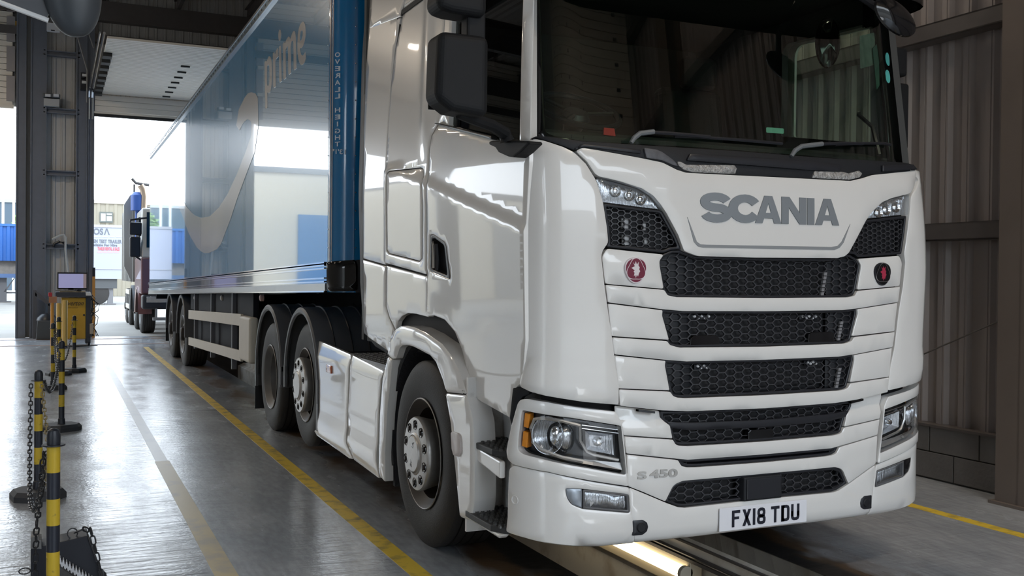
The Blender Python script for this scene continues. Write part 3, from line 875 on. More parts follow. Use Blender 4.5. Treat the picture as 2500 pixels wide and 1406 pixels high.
patch('corner_panel', FR, PR, white, TR, off=.006, r=.012, depth=.05, disp=lambda q: .012*max(0, 1-abs(q.z-1.06)/.1)+.018*max(0, 1-abs(q.z-1.55)/.6) if q.x > 1.02 else 0)
# far side body, plain (its edge closes the cab)
f = MB(); loft(FR, FT(.76, 1), FR.t[-1], 1.0, 2.08, 0, 6, 3, f); f.build('side_panel', white, TR)

# ---- badges
wine = mat('wine red enamel', (.16, .004, .03), .3); wsh = mat('badge white', (.75, .68, .70), .4); pink = mat('badge pink red', (.42, .03, .07), .4)
def badge(px, py, wpx, hpx, m_ring, m_in, m_fig, name):
    c = FR.hit(px, py); s = .5*wpx/430; k = hpx/wpx*.98 if False else 1.06
    half = .056; r = half
    def ring(rr, lob=.09):
        return [Vector((c.x+rr*cos(a)*(1+lob*cos(3*(a-pi/2))*-.6), c.y+rr*1.05*sin(a)*(1+lob*cos(3*(a-pi/2))*-.6))) for a in [2*pi*i/36 for i in range(36)]]
    root = patch(name, FR, ring(r), m_ring, TR, off=.010, depth=.012, r=0, edge=.002, step=.03)
    patch('badge_face', FR, ring(r*.90), m_in, root, off=.0115, depth=.003, r=0, edge=.001, step=.03, round_=0)
    tri = []
    for i in range(36):
        a = 2*pi*i/36; rr = r*.78*(1-.13*cos(3*(a+pi/2))); tri.append(Vector((c.x+rr*cos(a), c.y+rr*sin(a)*1.05)))
    tri_o = [c+(p-c)*1.06 for p in tri]
    patch('badge_shield_line', FR, tri_o, m_ring if m_ring is not black_sat else chrome, root, off=.0122, depth=.002, r=0, edge=.0008, step=.03, round_=0)
    patch('badge_shield', FR, tri, m_in, root, off=.0128, depth=.002, r=0, edge=.0008, step=.03, round_=0)
    # crowned beast head, simplified outline
    fig = [(-.45, .10), (-.62, .22), (-.40, .32), (-.20, .42), (-.42, .92), (-.20, .62), (-.08, 1.0), (.06, .62), (.30, .95), (.26, .50), (.42, .30), (.36, .05), (.48, -.15), (.34, -.40), (.22, -.78), (.08, -.55), (-.05, -.95), (-.14, -.60), (-.30, -.75), (-.22, -.35), (-.36, -.22), (-.20, -.08)]
    P = [Vector((c.x+x*r*.72, c.y+y*r*.68)) for x, y in fig]
    patch('badge_figure', FR, P, m_fig, root, off=.0136, depth=.002, r=0, edge=.0005, step=.05, round_=0)
    return root
badge(1550, 658.6, 42, 45, wsh, wine, wsh, 'griffin_badge')
badge(2152.5, 667.7, 32, 43, black_sat, black_gl, pink, 'griffin_badge')

# ---- bumper, centre part
bm_l = [(1506, 992), (1615.5, 1004.5), (1617.5, 1021), (1624, 1029.5), (1636, 1039), (1642.6, 1070.5), (1523, 1062.5), (1516, 1027), (1507, 1012)]
def shelf(q): return .0
zshelf = BU.hit(1560, 1027).y
def disp_b(q): 
    d = (zshelf-q.z); k = min(1, max(0, (d+.012)/.03)); return -.022+.022*k
sym('bumper_panel', bm_l, surf=BU, off=.0, r=.004, disp=disp_b, step=.035)
for a, b in (((1556, 1001.5), (1596, 1006)), ((2074, 982), (2104, 975))):
    f = MB()
    pa = BU.at(*BU.hit(*a), .0); pb = BU.at(*BU.hit(*b), .0); n = Vector((0, .012, 0)); h = Vector((0, 0, .005))
    f.add([pa-h-n, pb-h-n, pb+h-n, pa+h-n, pa-h+n, pb-h+n, pb+h+n, pa+h+n], [(0, 1, 2, 3), (4, 5, 6, 7), (0, 1, 5, 4), (3, 2, 6, 7)])
    f.build('hinge_slot', black_gl, TR, smooth=0)
G4 = [(1840, 997), (1679, 1005), (1616, 1005), (1618, 1021), (1624, 1029.5), (1636, 1039.5), (1649.5, 1083), (1657.5, 1086), (1679, 1087.3), (1840, 1078)]
grille(G4, BU)
bar_b = [(1840, 1027), (1690, 1032), (1628, 1030), (1637, 1045), (1690, 1051), (1840, 1045)]
f_ = symfull(bar_b, BU); patch('grille_crossbar', BU, f_, black_sat, TR, off=-.002, depth=.04, r=.004)
c = BU.at(*BU.hit(1862, 1062), -.012); f = MB(); f.prism([(c.x-.075, c.y, c.z-.03), (c.x+.075, c.y, c.z-.03), (c.x+.075, c.y, c.z+.015), (c.x+.06, c.y, c.z+.026), (c.x-.06, c.y, c.z+.026), (c.x-.075, c.y, c.z+.015)], (0, .03, 0)); f.build('grille_foothold', black_gl, TR, smooth=0, bevel=.003)
bar5 = [(1840, 1080), (1680, 1089.5), (1658, 1088.3), (1650, 1085), (1643.5, 1073.5), (1523.4, 1065.5), (1530, 1107), (1657, 1120.5), (1680, 1122.5), (1840, 1111.5)]
patch('grille_bar', BU, symfull(bar5, BU), white, TR, off=.0, r=.006, depth=.05)
G5 = [(1840, 1112.5), (1690, 1122.5), (1657, 1122.5), (1665, 1136), (1678, 1140), (1700, 1140), (1840, 1130)]
grille(G5, BU)
bm6 = [(1840, 1131), (1700, 1141), (1677, 1141.3), (1664, 1137.5), (1656, 1123.5), (1530.5, 1110), (1534, 1187), (1568, 1200), (1625, 1224.5), (1643, 1188), (1650, 1181.5), (1668, 1174), (1840, 1159)]
patch('lower_panel', BU, symfull(bm6, BU), white, TR, off=.0, r=.008, depth=.05)
G6 = [(1840, 1160), (1668, 1175.5), (1650, 1183), (1643.7, 1190), (1626.5, 1225.5), (1656, 1236.5), (1672, 1238), (1840, 1219)]
grille(G6, BU)
wraptext('model_lettering', 'S', ((1556, 1151), (1578, 1149.5), (1578.5, 1169), (1556, 1171)), BU, alu, off=.002, ext=.003, bold=.035)
wraptext('model_lettering', '450', ((1585, 1147), (1653.5, 1143.5), (1653.5, 1163.5), (1585, 1168)), BU, alu, off=.002, ext=.003, bold=.035)
# radar cover
c = BU.at(*BU.hit(1860, 1190), .0)
f = MB(); w0, w1, h0, h1 = .122, .112, .060, .056
f.add([(c.x-w0, c.y+.04, c.z-h0), (c.x+w0, c.y+.04, c.z-h0), (c.x+w0, c.y+.04, c.z+h0), (c.x-w0, c.y+.04, c.z+h0), (c.x-w1, c.y-.012, c.z-h1), (c.x+w1, c.y-.012, c.z-h1), (c.x+w1, c.y-.012, c.z+h1), (c.x-w1, c.y-.012, c.z+h1)], [(0, 1, 2, 3), (4, 5, 6, 7), (0, 1, 5, 4), (1, 2, 6, 5), (2, 3, 7, 6), (3, 0, 4, 7)])
rd = f.build('radar_cover', black_pl, TR, smooth=0, bevel=.006)
f = MB(); f.box((c.x, c.y-.014, c.z), (.20, .008, .096)); f.build('radar_face', black_sat, rd, smooth=0, bevel=.003)
# bumper beam with plate
bb = [(1840, 1221), (1672, 1240), (1656, 1238.5), (1626, 1227.5), (1568, 1203), (1537, 1190.5), (1537, 1204), (1541, 1256), (1551, 1318), (1555, 1327.5), (1700, 1314), (1840, 1295)]
def under(q): return -.05*max(0, (.335-q.z)/.06)**2
patch('bumper_beam', BU, symfull(bb, BU), white, TR, off=.0, r=.006, depth=.06, disp=under, step=.04)
# tow eyes
for px_, sg in (((1563.6, 1287.3), -1), ((2112.6, 1226.5), 1)):
    h = BU.hit(*px_); w, hh = .042, .034
    P = [Vector((h.x+x*sg*-1, h.y+z)) for x, z in ((-w, hh), (.01, hh), (.032, hh*.6), (.038, 0), (.032, -hh*.6), (.01, -hh), (-w, -hh))]
    e = patch('tow_eye_cover', BU, P, black_sat, TR, off=.006, depth=.02, r=.003, step=.03)
    f = MB(); n = (BU.at(h.x, h.y, .01)-BU.at(h.x, h.y, 0)).normalized(); f.lathe([(0, .006), (.018, .006), (.022, .002)], AX(n, BU.at(h.x, h.y, .006)), 20); f.build('tow_eye_cap', black_pl, e)
# number plate
pl = BU.at(BU.tx(-.0), .366, .0); X0, X1, Z0, Z1 = -.26, .26, .3105, .4215
m = Matrix(((1, 0, 0, 0), (0, 0, -1, Y0-.012), (0, 1, 0, .366), (0, 0, 0, 1)))
f = MB(); f.box((0, Y0-.008, .366), (.52, .006, .111)); plate = f.build('number_plate', mat('plate white', (.80, .80, .84), .25), TR, smooth=0, bevel=.008)
plate_blk = mat('plate black', (.012, .014, .025), .35)
def strokes(name, glyphs, parent, mtx, material, w):
    mb = MB()
    for g in glyphs:
        for poly in g:
            pts = [Vector((x, y, 0)) for x, y in poly]; n = len(pts)
            mb.add([mtx @ (p+Vector((0, 0, .0012))) for p in pts]+[mtx @ p for p in pts], [tuple(range(n))]+[(i, (i+1) % n, n+(i+1) % n, n+i) for i in range(n)])
    return mb.build(name, material, parent, smooth=0)
def R4(x0, y0, x1, y1): return [(x0, y0), (x1, y0), (x1, y1), (x0, y1)]
def gl(ch):
    H, Wd, s = .079, .050, .014
    def roundbox(x0, y0, x1, y1, s):  # frame of octagonal ring in quads
        c = .016; O = [(x0+c, y0), (x1-c, y0), (x1-c*.3, y0+c*.3), (x1, y0+c), (x1, y1-c), (x1-c*.3, y1-c*.3), (x1-c, y1), (x0+c, y1), (x0+c*.3, y1-c*.3), (x0, y1-c), (x0, y0+c), (x0+c*.3, y0+c*.3)]
        k = .006; a0, b0, a1, b1 = x0+s, y0+s, x1-s, y1-s
        I = [(a0+k, b0), (a1-k, b0), (a1-k*.3, b0+k*.3), (a1, b0+k), (a1, b1-k), (a1-k*.3, b1-k*.3), (a1-k, b1), (a0+k, b1), (a0+k*.3, b1-k*.3), (a0, b1-k), (a0, b0+k), (a0+k*.3, b0+k*.3)]
        return [[O[i], O[(i+1) % 12], I[(i+1) % 12], I[i]] for i in range(12)]
    if ch == 'F': return [R4(0, 0, s, H), R4(s, H-s, Wd-.003, H), R4(s, .036, .041, .049)]
    if ch == 'X': return [[(0, 0), (s*1.15, 0), (Wd, H), (Wd-s*1.15, H)], [(Wd, 0), (Wd-s*1.15, 0), (0, H), (s*1.15, H)]]
    if ch == '1': return [R4(0, 0, s, H)]
    if ch == '8': return roundbox(.0, 0, Wd, .045, s)+roundbox(.002, .034, Wd-.002, H, s)
    if ch == 'T': return [R4(0, H-s, Wd, H), R4(Wd/2-s/2, 0, Wd/2+s/2, H-s)]
    if ch == 'D': return [q for q in roundbox(0, 0, Wd, H, s)]+[R4(0, 0, .02, s), R4(0, H-s, .02, H)]+[R4(.004, s, .004+s*.9, H-s)]
    if ch == 'U': return [q for q in roundbox(0, 0, Wd, H*.8, s) if max(p[1] for p in q) < H*.8-s*.5 or True and max(p[1] for p in q) <= H*.8-.015]+[R4(0, .02, s, H), R4(Wd-s, .02, Wd, H)]
    return []
x = -.190; GL = []
for ch in 'FX18 TDU':
    if ch == ' ': x += .022; continue
    wd = .014 if ch == '1' else .05
    GL.append([[(a+x, b-.0395) for a, b in poly] for poly in gl(ch)]); x += wd+.011
for g_ in GL: strokes('plate_character', [g_], plate, m, plate_blk, 0)

# ---- bumper corners with headlamps
HLp = [(1277, 1000), (1395, 1019), (1515, 1038.5), (1520, 1090), (1526.3, 1158.5), (1426, 1140.6), (1317, 1118), (1280, 1108), (1267.5, 1098), (1268.5, 1070)]
bcU = [(1267, 984), (1274, 975), (1290, 973), (1335, 981), (1426, 996), (1500, 1004), (1505, 1012), (1515, 1030), (1519, 1065), (1533, 1186), (1440, 1172), (1340, 1151), (1256, 1133), (1243, 1120), (1240, 1100), (1252, 1040)]
hl = PB(HLp); bu = PB(bcU)
foot = PB([(1256, 1135.5), (1340, 1153.5), (1440, 1175), (1535.5, 1190), (1540, 1230), (1550, 1318), (1553, 1328), (1470, 1338), (1400, 1336), (1335, 1326), (1280, 1312), (1236, 1297), (1240, 1262), (1241, 1200), (1243.5, 1146)])
fog = PB([(1379, 1190.6), (1421, 1193), (1535, 1206), (1538, 1252), (1421, 1242), (1394, 1231), (1384, 1216)])
hole = BU.hit(1258, 1220)
fogl = PB([(1423, 1194.5), (1533.5, 1206.5), (1536, 1250.5), (1423, 1241)])
fogb = PB([(1380, 1191.5), (1421, 1194), (1421, 1241), (1395, 1230), (1385, 1215)])
orange = mat('amber lens', (.95, .33, .02), .2, coat=1)
lensb = glass_mat('smoked lamp lens', (.94, .95, .96), .6, .0, 1.4)
for sg in (-1, 1):
    mm = (lambda P: P) if sg < 0 else (lambda P: mirror_t(BU, P))
    patch('bumper_corner', BU, mm(bu), white, TR, off=.012, depth=.05, r=.012, holes=[mm(hl)], step=.05)
    patch('bumper_corner', BU, mm(foot), white, TR, off=.004, depth=.06, r=.012, holes=[mm(fog)], step=.045, disp=under)
    H = mm(hl)
    hb = patch('headlamp', BU, H, lamp_blk, TR, off=-.055, depth=.02, r=.004)
    patch('headlamp_lens', BU, H, lensb, hb, off=.010, depth=.065, r=.006, step=.05)
    def hp(u, w, o): # u from inner to outer, w bottom to top
        q = [Vector(p) for p in (hl[2], hl[0], hl[8], hl[4])]
        p = (q[3]*(1-u)+q[2]*u)*(1-w)+(q[0]*(1-u)+q[1]*u)*w
        p = mm([p])[0]; return BU.at(p.x, p.y, o), (BU.at(p.x, p.y, .01)-BU.at(p.x, p.y, 0)).normalized()
    # amber strips
    for w0, w1 in ((.10, .48), (.58, .93)):
        f = MB(); vs = []
        for u in (.93, .985):
            for w in (w0, w1):
                for o in (-.05, -.006): vs.append(hp(u, w, o)[0])
        f.add(vs, [(0, 1, 3, 2), (4, 6, 7, 5), (0, 4, 5, 1), (2, 3, 7, 6), (0, 2, 6, 4), (1, 5, 7, 3)]); f.build('indicator', orange, hb, smooth=0, bevel=.003)
    # main lamp: chrome bowl, clear projector, square inner lamp
    def bowl(u, w, r_, sc, o=-.004):
        p, n = hp(u, w, o); f = MB()
        prof = [(0.0, -.052), (r_*.25, -.050), (r_*.5, -.042), (r_*.75, -.027), (r_*.93, -.010), (r_, 0), (r_*1.04, .001), (r_*1.04, -.04)]
        f.lathe(prof, AX(n, p) @ Matrix.Diagonal(sc), 36); b_ = f.build('headlamp_reflector', lamp_in, hb)
        return p, n
    p, n = bowl(.73, .54, .082, (.85, 1.0, 1, 1))
    for du, rr_ in ((.0, .050), (-.10, .056)):
        p, n = hp(.66+du, .55, -.012); f = MB(); f.lathe([(0, .012), (rr_*.5, .009), (rr_*.85, -.004), (rr_, -.018), (rr_, -.04)], AX(n, p) @ Matrix.Diagonal((.62, 1.05, 1, 1)), 30); f.build('projector_lens', chrome if du == 0 else lamp_in, hb)
        f = MB(); f.tube([p+(AX(n, (0, 0, 0)) @ Vector((rr_*.66*cos(a), rr_*1.08*sin(a), -.010))) for a in [2*pi*k/28 for k in range(28)]], .0045, 6, closed=True); f.build('projector_ring', black_gl, hb)
    q = [hp(u, w, -.018)[0] for u, w in ((.36, .38), (.08, .36), (.08, .78), (.36, .78))]; q2 = [hp(u, w, -.045)[0] for u, w in ((.30, .46), (.16, .44), (.16, .70), (.30, .70))]
    f = MB(); f.add(q+q2, [(4, 5, 6, 7)]+[(k, (k+1) % 4, 4+(k+1) % 4, 4+k) for k in range(4)]); f.build('square_reflector', lamp_in, hb, smooth=0)
    p, n = hp(.22, .58, -.03); f = MB(); f.lathe([(0, .012), (.012, .010), (.02, 0), (.022, -.01)], AX(n, p), 20); f.build('headlamp_bulb', chrome, hb)
    fr_ = [hp(*p_, -.004)[0] for p_ in ((.42, .88), (.60, .93), (.78, .92), (.87, .84), (.90, .60), (.87, .30), (.80, .18), (.6, .12), (.40, .12))]
    f = MB(); f.tube(fr_, .0085, 6); f.build('headlamp_trim', alu, hb)
    f = MB(); f.tube([hp(*p_, -.006)[0] for p_ in ((.42, .88), (.42, .55), (.36, .34), (.30, .30), (.05, .28))], .007, 6); f.build('headlamp_trim', alu, hb)
    vs = []
    for u, w0, w1 in ((.02, .08, .22), (.3, .07, .17), (.55, .06, .13), (.75, .08, .12)):
        vs += [hp(u, w0, -.008)[0], hp(u, w1, -.02)[0]]
    f = MB(); f.add(vs, [(0, 2, 3, 1), (2, 4, 5, 3), (4, 6, 7, 5)]); f.build('headlamp_blade', alu, hb, smooth=0)
    for w in (.90, .83):
        f = MB(); f.tube([hp(u, w, -.010)[0] for u in (.02, .15, .30, .40)], .0025, 5); f.build('headlamp_trim', chrome, hb)
    # fog lamp
    fb = patch('fog_lamp', BU, mm(fog), black_sat, TR, off=-.02, depth=.02, r=.004)
    patch('fog_reflector', BU, [p for p in inset([Vector(q) for q in (mm(fogl) if area([Vector(a) for a in mm(fogl)]) > 0 else mm(fogl)[::-1])], .008)], lamp_in, fb, off=-.012, depth=.01, r=.004)
    f_l = patch('fog_lens', BU, mm(fogl), lens, fb, off=.004, depth=.02, r=.003)
    fl = [Vector(q) for q in mm(fogl)]; fl = fl if area(fl) > 0 else fl[::-1]
    patch('fog_frame', BU, fl, mat('fog frame grey', (.12, .12, .125), .4), fb, off=.006, depth=.02, r=.003, holes=[inset(fl, .009)])
    patch('fog_blank', BU, mm(fogb), mat('blue grey trim', (.30, .33, .37), .3, metal=.5) if sg < 0 else black_gl, fb, off=.002, depth=.02, r=.006)
    if sg < 0:
        p = BU.at(hole.x, hole.y, .004); n = (BU.at(hole.x, hole.y, .01)-BU.at(hole.x, hole.y, 0)).normalized()
        f = MB(); f.lathe([(0, -.012), (.014, -.012), (.016, .0015), (.019, .0022), (.021, 0)], AX(n, p), 20); f.build('bumper_plug', white_dull, TR)

patch('hinge_recess', BU, PB([(1252, 948), (1262, 943), (1275, 946), (1291, 955), (1292, 962), (1276, 968), (1266, 980), (1256, 1020), (1250, 1040), (1244, 1020), (1248, 985)]), black_pl, TR, off=.002, depth=.03, r=.003, step=.04)
# ---- windscreen, cowl, wipers
tint = glass_mat('green tinted glass', (.60, .74, .63), .95, .0, 1.52)
dark_glass = glass_mat('dark side glass', (.10, .11, .11), .45, .0, 1.5)
zt = 3.12
def W2(px): return WS.hit(*px)
wb = [W2(p) for p in ((1324, 318), (1330, 330), (1345, 337), (1420, 349), (1560, 357), (1800, 372), (2000, 388), (2208, 402))]
wsP = [Vector((W2((1318, 60)).x, zt))] + [W2((1323, 250))] + wb + [W2((2210, 250)), Vector((W2((2196, 40)).x, zt))]
patch('windscreen', WS, wsP, tint, TR, off=0, depth=.004, r=.02, step=.08, round_=0)
frit = [Vector((W2((1303, 60)).x, zt+.03)), W2((1302, 330)), W2((1330, 345)), W2((1560, 372)), W2((1800, 386)), W2((2000, 400)), W2((2214, 412)), Vector((W2((2202, 40)).x+.01, zt+.03))]
inner = [Vector((W2((1322, 60)).x, zt-.08))] + [W2((1326, 250)), W2((1330, 322)), W2((1350, 331)), W2((1420, 343)), W2((1560, 351)), W2((1800, 366)), W2((2000, 382)), W2((2203, 396)), W2((2204, 250)), Vector((W2((2192, 60)).x, zt-.08))]
patch('windscreen_surround', WS, frit, black_gl, TR, off=-.004, depth=.02, r=.02, step=.08, holes=[inner])
cowl = [(1297, 342), (1308, 333), (1332, 333), (1420, 345), (1560, 354), (1800, 369), (2000, 385), (2205, 397), (2228, 402), (2233, 418), (2126, 426), (2102, 434), (2073, 440.5), (1973, 435.5), (1795.6, 427), (1673, 420.5), (1651, 413), (1614.5, 395.5), (1571, 386.5), (1421, 359.5), (1403, 367), (1376, 357), (1330, 342), (1308, 337)]
patch('cowl', FR, PF(cowl), black_pl, TR, off=.006, depth=.05, r=.006)
patch('cowl_trim', FR, PF([(1400, 366), (1420, 352), (1560, 366), (1562, 376), (1424, 359)]), black_sat, TR, off=.018, depth=.02, r=.004)
patch('cowl_trim', FR, PF([(1672, 392), (1680, 376), (1975, 394), (2050, 404), (2045, 420), (1972, 416)]), black_sat, TR, off=.022, depth=.02, r=.004)
patch('cowl_trim', FR, PF([(2148, 404), (2222, 402), (2231, 414), (2148, 420)]), black_sat, TR, off=.022, depth=.02, r=.006)
tape = mat('crumpled silver tape', (.42, .41, .40), .4, metal=.5, bump=1., bscale=90, noise=.7, nscale=60)
patch('silver_tape', FR, PF([(1660, 396), (1672, 403), (1790, 404), (1794, 410), (1792, 425), (1690, 421), (1668, 416), (1652, 404), (1650, 395)]), tape, TR, off=.016, depth=.012, r=.004, step=.02, disp=lambda q: .004*sin(q.x*190)*sin(q.z*230))
patch('silver_tape', FR, PF([(1984, 418), (2052, 420), (2068, 424), (2092, 417), (2101, 424), (2092, 434), (2070, 439), (1979, 435)]), tape, TR, off=.016, depth=.012, r=.004, step=.02, disp=lambda q: .004*sin(q.x*190)*sin(q.z*230))
patch('step_plate', FR, PF([(1568, 362), (1598, 366), (1612, 372), (1640, 392), (1652, 406), (1640, 404), (1612, 392), (1574, 386)]), mat('scuffed dark plate', (.10, .10, .11), .5, noise=.5, nscale=40), TR, off=.02, depth=.02, r=.004)
def wiper(arm, black, blade):
    f = MB(); f.tube([WS.at(*WS.hit(*p), .05+.0*i) for i, p in enumerate(arm)], [.010]+[.012]*(len(arm)-1), 8)
    w = f.build('wiper', mat('grey wiper arm', (.15, .16, .17), .5), TR)
    f = MB(); f.tube([WS.at(*WS.hit(*p), .045) for p in black], .009, 6); f.build('wiper_arm', black_sat, w)
    f = MB(); f.tube([WS.at(*WS.hit(*p), .022) for p in blade], .008, 6); f.build('wiper_blade', black_sat, w)
wiper([(1528, 352), (1536, 340), (1550, 329), (1583, 325)], [(1583, 326), (1640, 330), (1720, 337)], [(1640, 334), (1700, 336), (1800, 343), (1902, 352)])
wiper([(1915, 384), (1924, 370), (1940, 360), (1990, 354)], [(1990, 354), (2040, 352), (2090, 353)], [(2030, 355), (2090, 351), (2150, 351), (2196, 350)])
# visor over the windscreen
VS = Surf([(-1.12, .5), (-1.12, .15), (-1.02, .02), (-.7, -.06), (0, -.09), (.6, -.06), (.88, .0), (.98, .12), (1.0, .5)])
f = MB(); loft(VS, 0, VS.t[-1], 2.90, 3.16, 0, 50, 3, f); n_ = len(f.v)
loft(VS, 0, VS.t[-1], 2.90, 3.16, -.02, 50, 3, f)
f.build('sun_visor', black_gl, TR)
vm = mat('roof body white', (.8, .79, .77), .3, coat=.8)
f = MB(); f.prism([(-1.14, .45, 3.14), (-1.14, 2.9, 3.14), (-1.08, 2.9, 3.75), (-1.04, .95, 3.72), (-1.10, .5, 3.25)], (2.24, 0, 0)); f.build('roof_fairing', vm, TR, smooth=0, bevel=.05, seg=4)

# ---- things on and behind the glass
def onglass(name, px, m, off=-.010, parent=TR): return patch(name, WS, [W2(p) for p in px], m, parent, off=off, depth=.002, r=.004, step=.1, round_=0, edge=.001)
onglass('teal_sticker', [(1874, 310), (1917, 313), (1917, 326), (1874, 323)], mat('teal sticker', (.22, .48, .40), .5))
b_ = onglass('permit_holder', [(2150, 101), (2187, 103), (2188, 209), (2152, 208)], mat('dark green holder', (.05, .11, .095), .4), off=-.012)
teal = mat('teal disc', (.10, .50, .46), .4)
for py in (144, 186):
    c = W2((2172, py)); P = [Vector((c.x+.034*cos(a), c.y+.036*sin(a))) for a in [2*pi*k/24 for k in range(24)]]
    patch('permit_disc', WS, P, teal, b_, off=-.009, depth=.002, r=0, step=.1, round_=0, edge=.001)
onglass('paper_permit', [(2106, 86), (2144, 77), (2144, 156), (2108, 166)], mat('grey paper', (.16, .19, .17), .8, noise=.4, nscale=30), off=-.02)

# ---- cab interior
intd = mat('dark cab trim', (.020, .021, .022), .7)
intm = mat('grey cab trim', (.05, .052, .052), .7)
f = MB(); f.box2((-1.10, .30, 1.95), (1.05, .34, 2.16)); f.prism([(-1.08, .32, 1.95), (-1.08, .32, 2.14), (-1.08, .50, 2.20), (-1.08, .95, 2.24), (-1.08, 1.0, 1.95)], (2.12, 0, 0)); f.build('dashboard', intd, TR, smooth=0, bevel=.02)
f = MB(); f.box2((-1.14, 2.25, 1.3), (1.12, 2.3, 3.15)); f.box2((-1.14, .4, 3.12), (1.12, 2.3, 3.15)); f.box2((-1.14, .35, 1.3), (1.12, 2.3, 1.34)); f.box2((-1.10, 1.9, 1.34), (1.08, 2.25, 2.0)); f.build('cab_lining', intd, TR, smooth=0)
# door linings with window openings
SI = Surf([(1.09, .25), (1.09, 2.3)], sub=1)
hole_ = [U(*p, 'x', 1.09) for p in ((1922, 334), (1925, 135), (1930, 118), (1940, 108), (2126, 62), (2140, 70), (2142, 352))]
Ph = [Vector((p.y-.25, p.z)) for p in hole_]
patch('door_lining', SI, [(.0, 1.34), (2.05, 1.34), (2.05, 3.14), (.16, 3.14), (.0, 2.1)], intm, TR, off=0, depth=.05, r=.02, holes=[Ph])
SRt = Surf([(1.16, .3), (1.16, 2.9)], sub=1)
Ph2 = [Vector((p.x-.05, p.y)) for p in Ph]
patch('far_door', SRt, [(.18, 2.0), (2.55, 2.0), (2.55, 3.14), (.3, 3.14), (.18, 2.2)], white, TR, off=0, depth=.02, r=.02, holes=[Ph2])
patch('far_window', SRt, Ph2, glass_mat('clear side glass', (.85, .95, .87), .9), TR, off=-.03, depth=.003, r=.02, round_=0)
SL = Surf([(-1.12, 2.3), (-1.12, .3)], sub=1)
wl_ = [U(*p, 'x', -1.12) for p in ((1106, 40), (1098, 318), (1266, 345), (1275, 40))]
Pl = [Vector((2.3-p.y, p.z)) for p in wl_]; Pl[0].y = Pl[3].y = 3.0
patch('door_lining', SL, [(0, 1.34), (1.98, 1.34), (1.98, 2.1), (1.85, 3.14), (0, 3.14)], intm, TR, off=0, depth=.02, r=.02, holes=[Pl])
# seats
seat_m = mat('black seat cloth', (.012, .012, .013), .85, bump=.2, bscale=200)
for sx_ in (-.66, .62):
    f = MB(); f.box((sx_, 1.62, 2.32), (.48, .14, .80), Matrix.Rotation(radians(-8), 3, 'X')); s_ = f.build('seat', seat_m, TR, smooth=0, bevel=.06, seg=4)
    f = MB(); f.box((sx_, 1.38, 1.92), (.50, .50, .16)); f.build('seat_cushion', seat_m, s_, smooth=0, bevel=.05, seg=3)
    f = MB(); f.box((sx_, 1.55, 2.80), (.26, .10, .20)); f.build('headrest', seat_m, s_, smooth=0, bevel=.04, seg=3)
    f = MB(); f.box((sx_, 1.5, 1.6), (.3, .3, .5)); f.build('seat_base', intd, s_, smooth=0)
# steering wheel
c = Vector((-.64, .82, 2.36)); m_ = AX((0, -.5, .86), c)
f = MB(); f.tube([m_ @ Vector((.225*cos(a), .225*sin(a), 0)) for a in [2*pi*k/40 for k in range(40)]], .016, 8, closed=True)
sw = f.build('steering_wheel', black_sat, TR)
f = MB()
for a in (0, 2.3, 4.0): f.tube([m_ @ Vector((0, 0, -.02)), m_ @ Vector((.22*cos(a), .22*sin(a), 0))], .012, 6)
f.lathe([(0, .0), (.06, -.004), (.075, -.03), (.05, -.1), (.03, -.25)], m_, 20); f.build('steering_hub', black_sat, sw)
f = MB(); p = U(1490, 322, 'y', .42); f.prism([p+Vector((-.035, 0, -.016)), p+Vector((.03, 0, -.018)), p+Vector((.022, 0, .018)), p+Vector((-.034, 0, .018))], (0, .01, 0)); f.build('red_tag', mat('red tag', (.75, .02, .02), .5), TR, smooth=0)

# ---- cab side (driver's side as seen)
def sideoff(z): return (.05*max(0, z-2.05), 0)
SD = Surf([(-1.205, 3.4), (-1.205, .20)], sideoff, sub=1)
def PS(px): return tz(SD, px)
f = MB(); loft(SD, .55, 3.08, 1.05, 2.05, -.05, 12, 4, f); f.build('inner_body', carc, TR)
door = [(1042, 772), (1042.5, 677), (1043, 660), (1046, 440), (1047.5, 360), (1052, 331), (1067, 304.5), (1090, 311), (1207, 342.5), (1268, 347), (1288.5, 347), (1288, 400), (1283.5, 545), (1283, 831), (1273.5, 934), (1261, 943), (1252.5, 957), (1248, 990), (1244, 1019), (1176, 981), (1150, 965), (1147, 950), (1140, 905), (1128, 855), (1110, 810), (1085, 780), (1060, 770)]
hdl = [(1052, 573), (1060, 571), (1088, 590), (1092, 600), (1101, 676), (1098, 682), (1052, 662), (1050, 655)]
patch('cab_door', SD, PS(door), white, TR, off=0, depth=.05, r=.012, holes=[PS(hdl)], disp=crease2, step=.035)
hf = patch('door_handle', SD, PS(hdl), black_sat, TR, off=-.045, depth=.01, r=.008)
hin = PS([(1056.5, 582), (1062, 581), (1083, 597), (1086, 604), (1093, 668), (1091, 672), (1057, 658), (1055, 652)])
patch('handle_frame', SD, PS(hdl), mat('handle frame black', (.03, .03, .032), .35), hf, off=.004, depth=.05, r=.01, holes=[hin])
f = MB(); f.tube([SD.at(*SD.hit(*p), .002) for p in ((1058, 592), (1060, 600), (1060, 640), (1060, 655))], .010, 8); f.build('handle_bar', chrome, hf)
f = MB(); f.tube([SD.at(*SD.hit(*p), -.004) for p in ((1065, 596), (1067, 630), (1066, 660))], .014, 8); f.build('handle_grip', black_sat, hf)
patch('door_frame', SD, PS([(1067.5, 303), (1070, 280), (1082, 50), (1094, -190), (1110, -190), (1101, 45), (1093, 306), (1090, 309.5)]), white, TR, off=-.004, depth=.04, r=.004)
pill = [(1268.5, 346), (1277, 0), (1282, -190), (1312, -190), (1304.5, 0), (1296.5, 338), (1290, 344)]
patch('windscreen_pillar', FR, PF(pill), white, TR, off=.002, depth=.05, r=.006, step=.05)
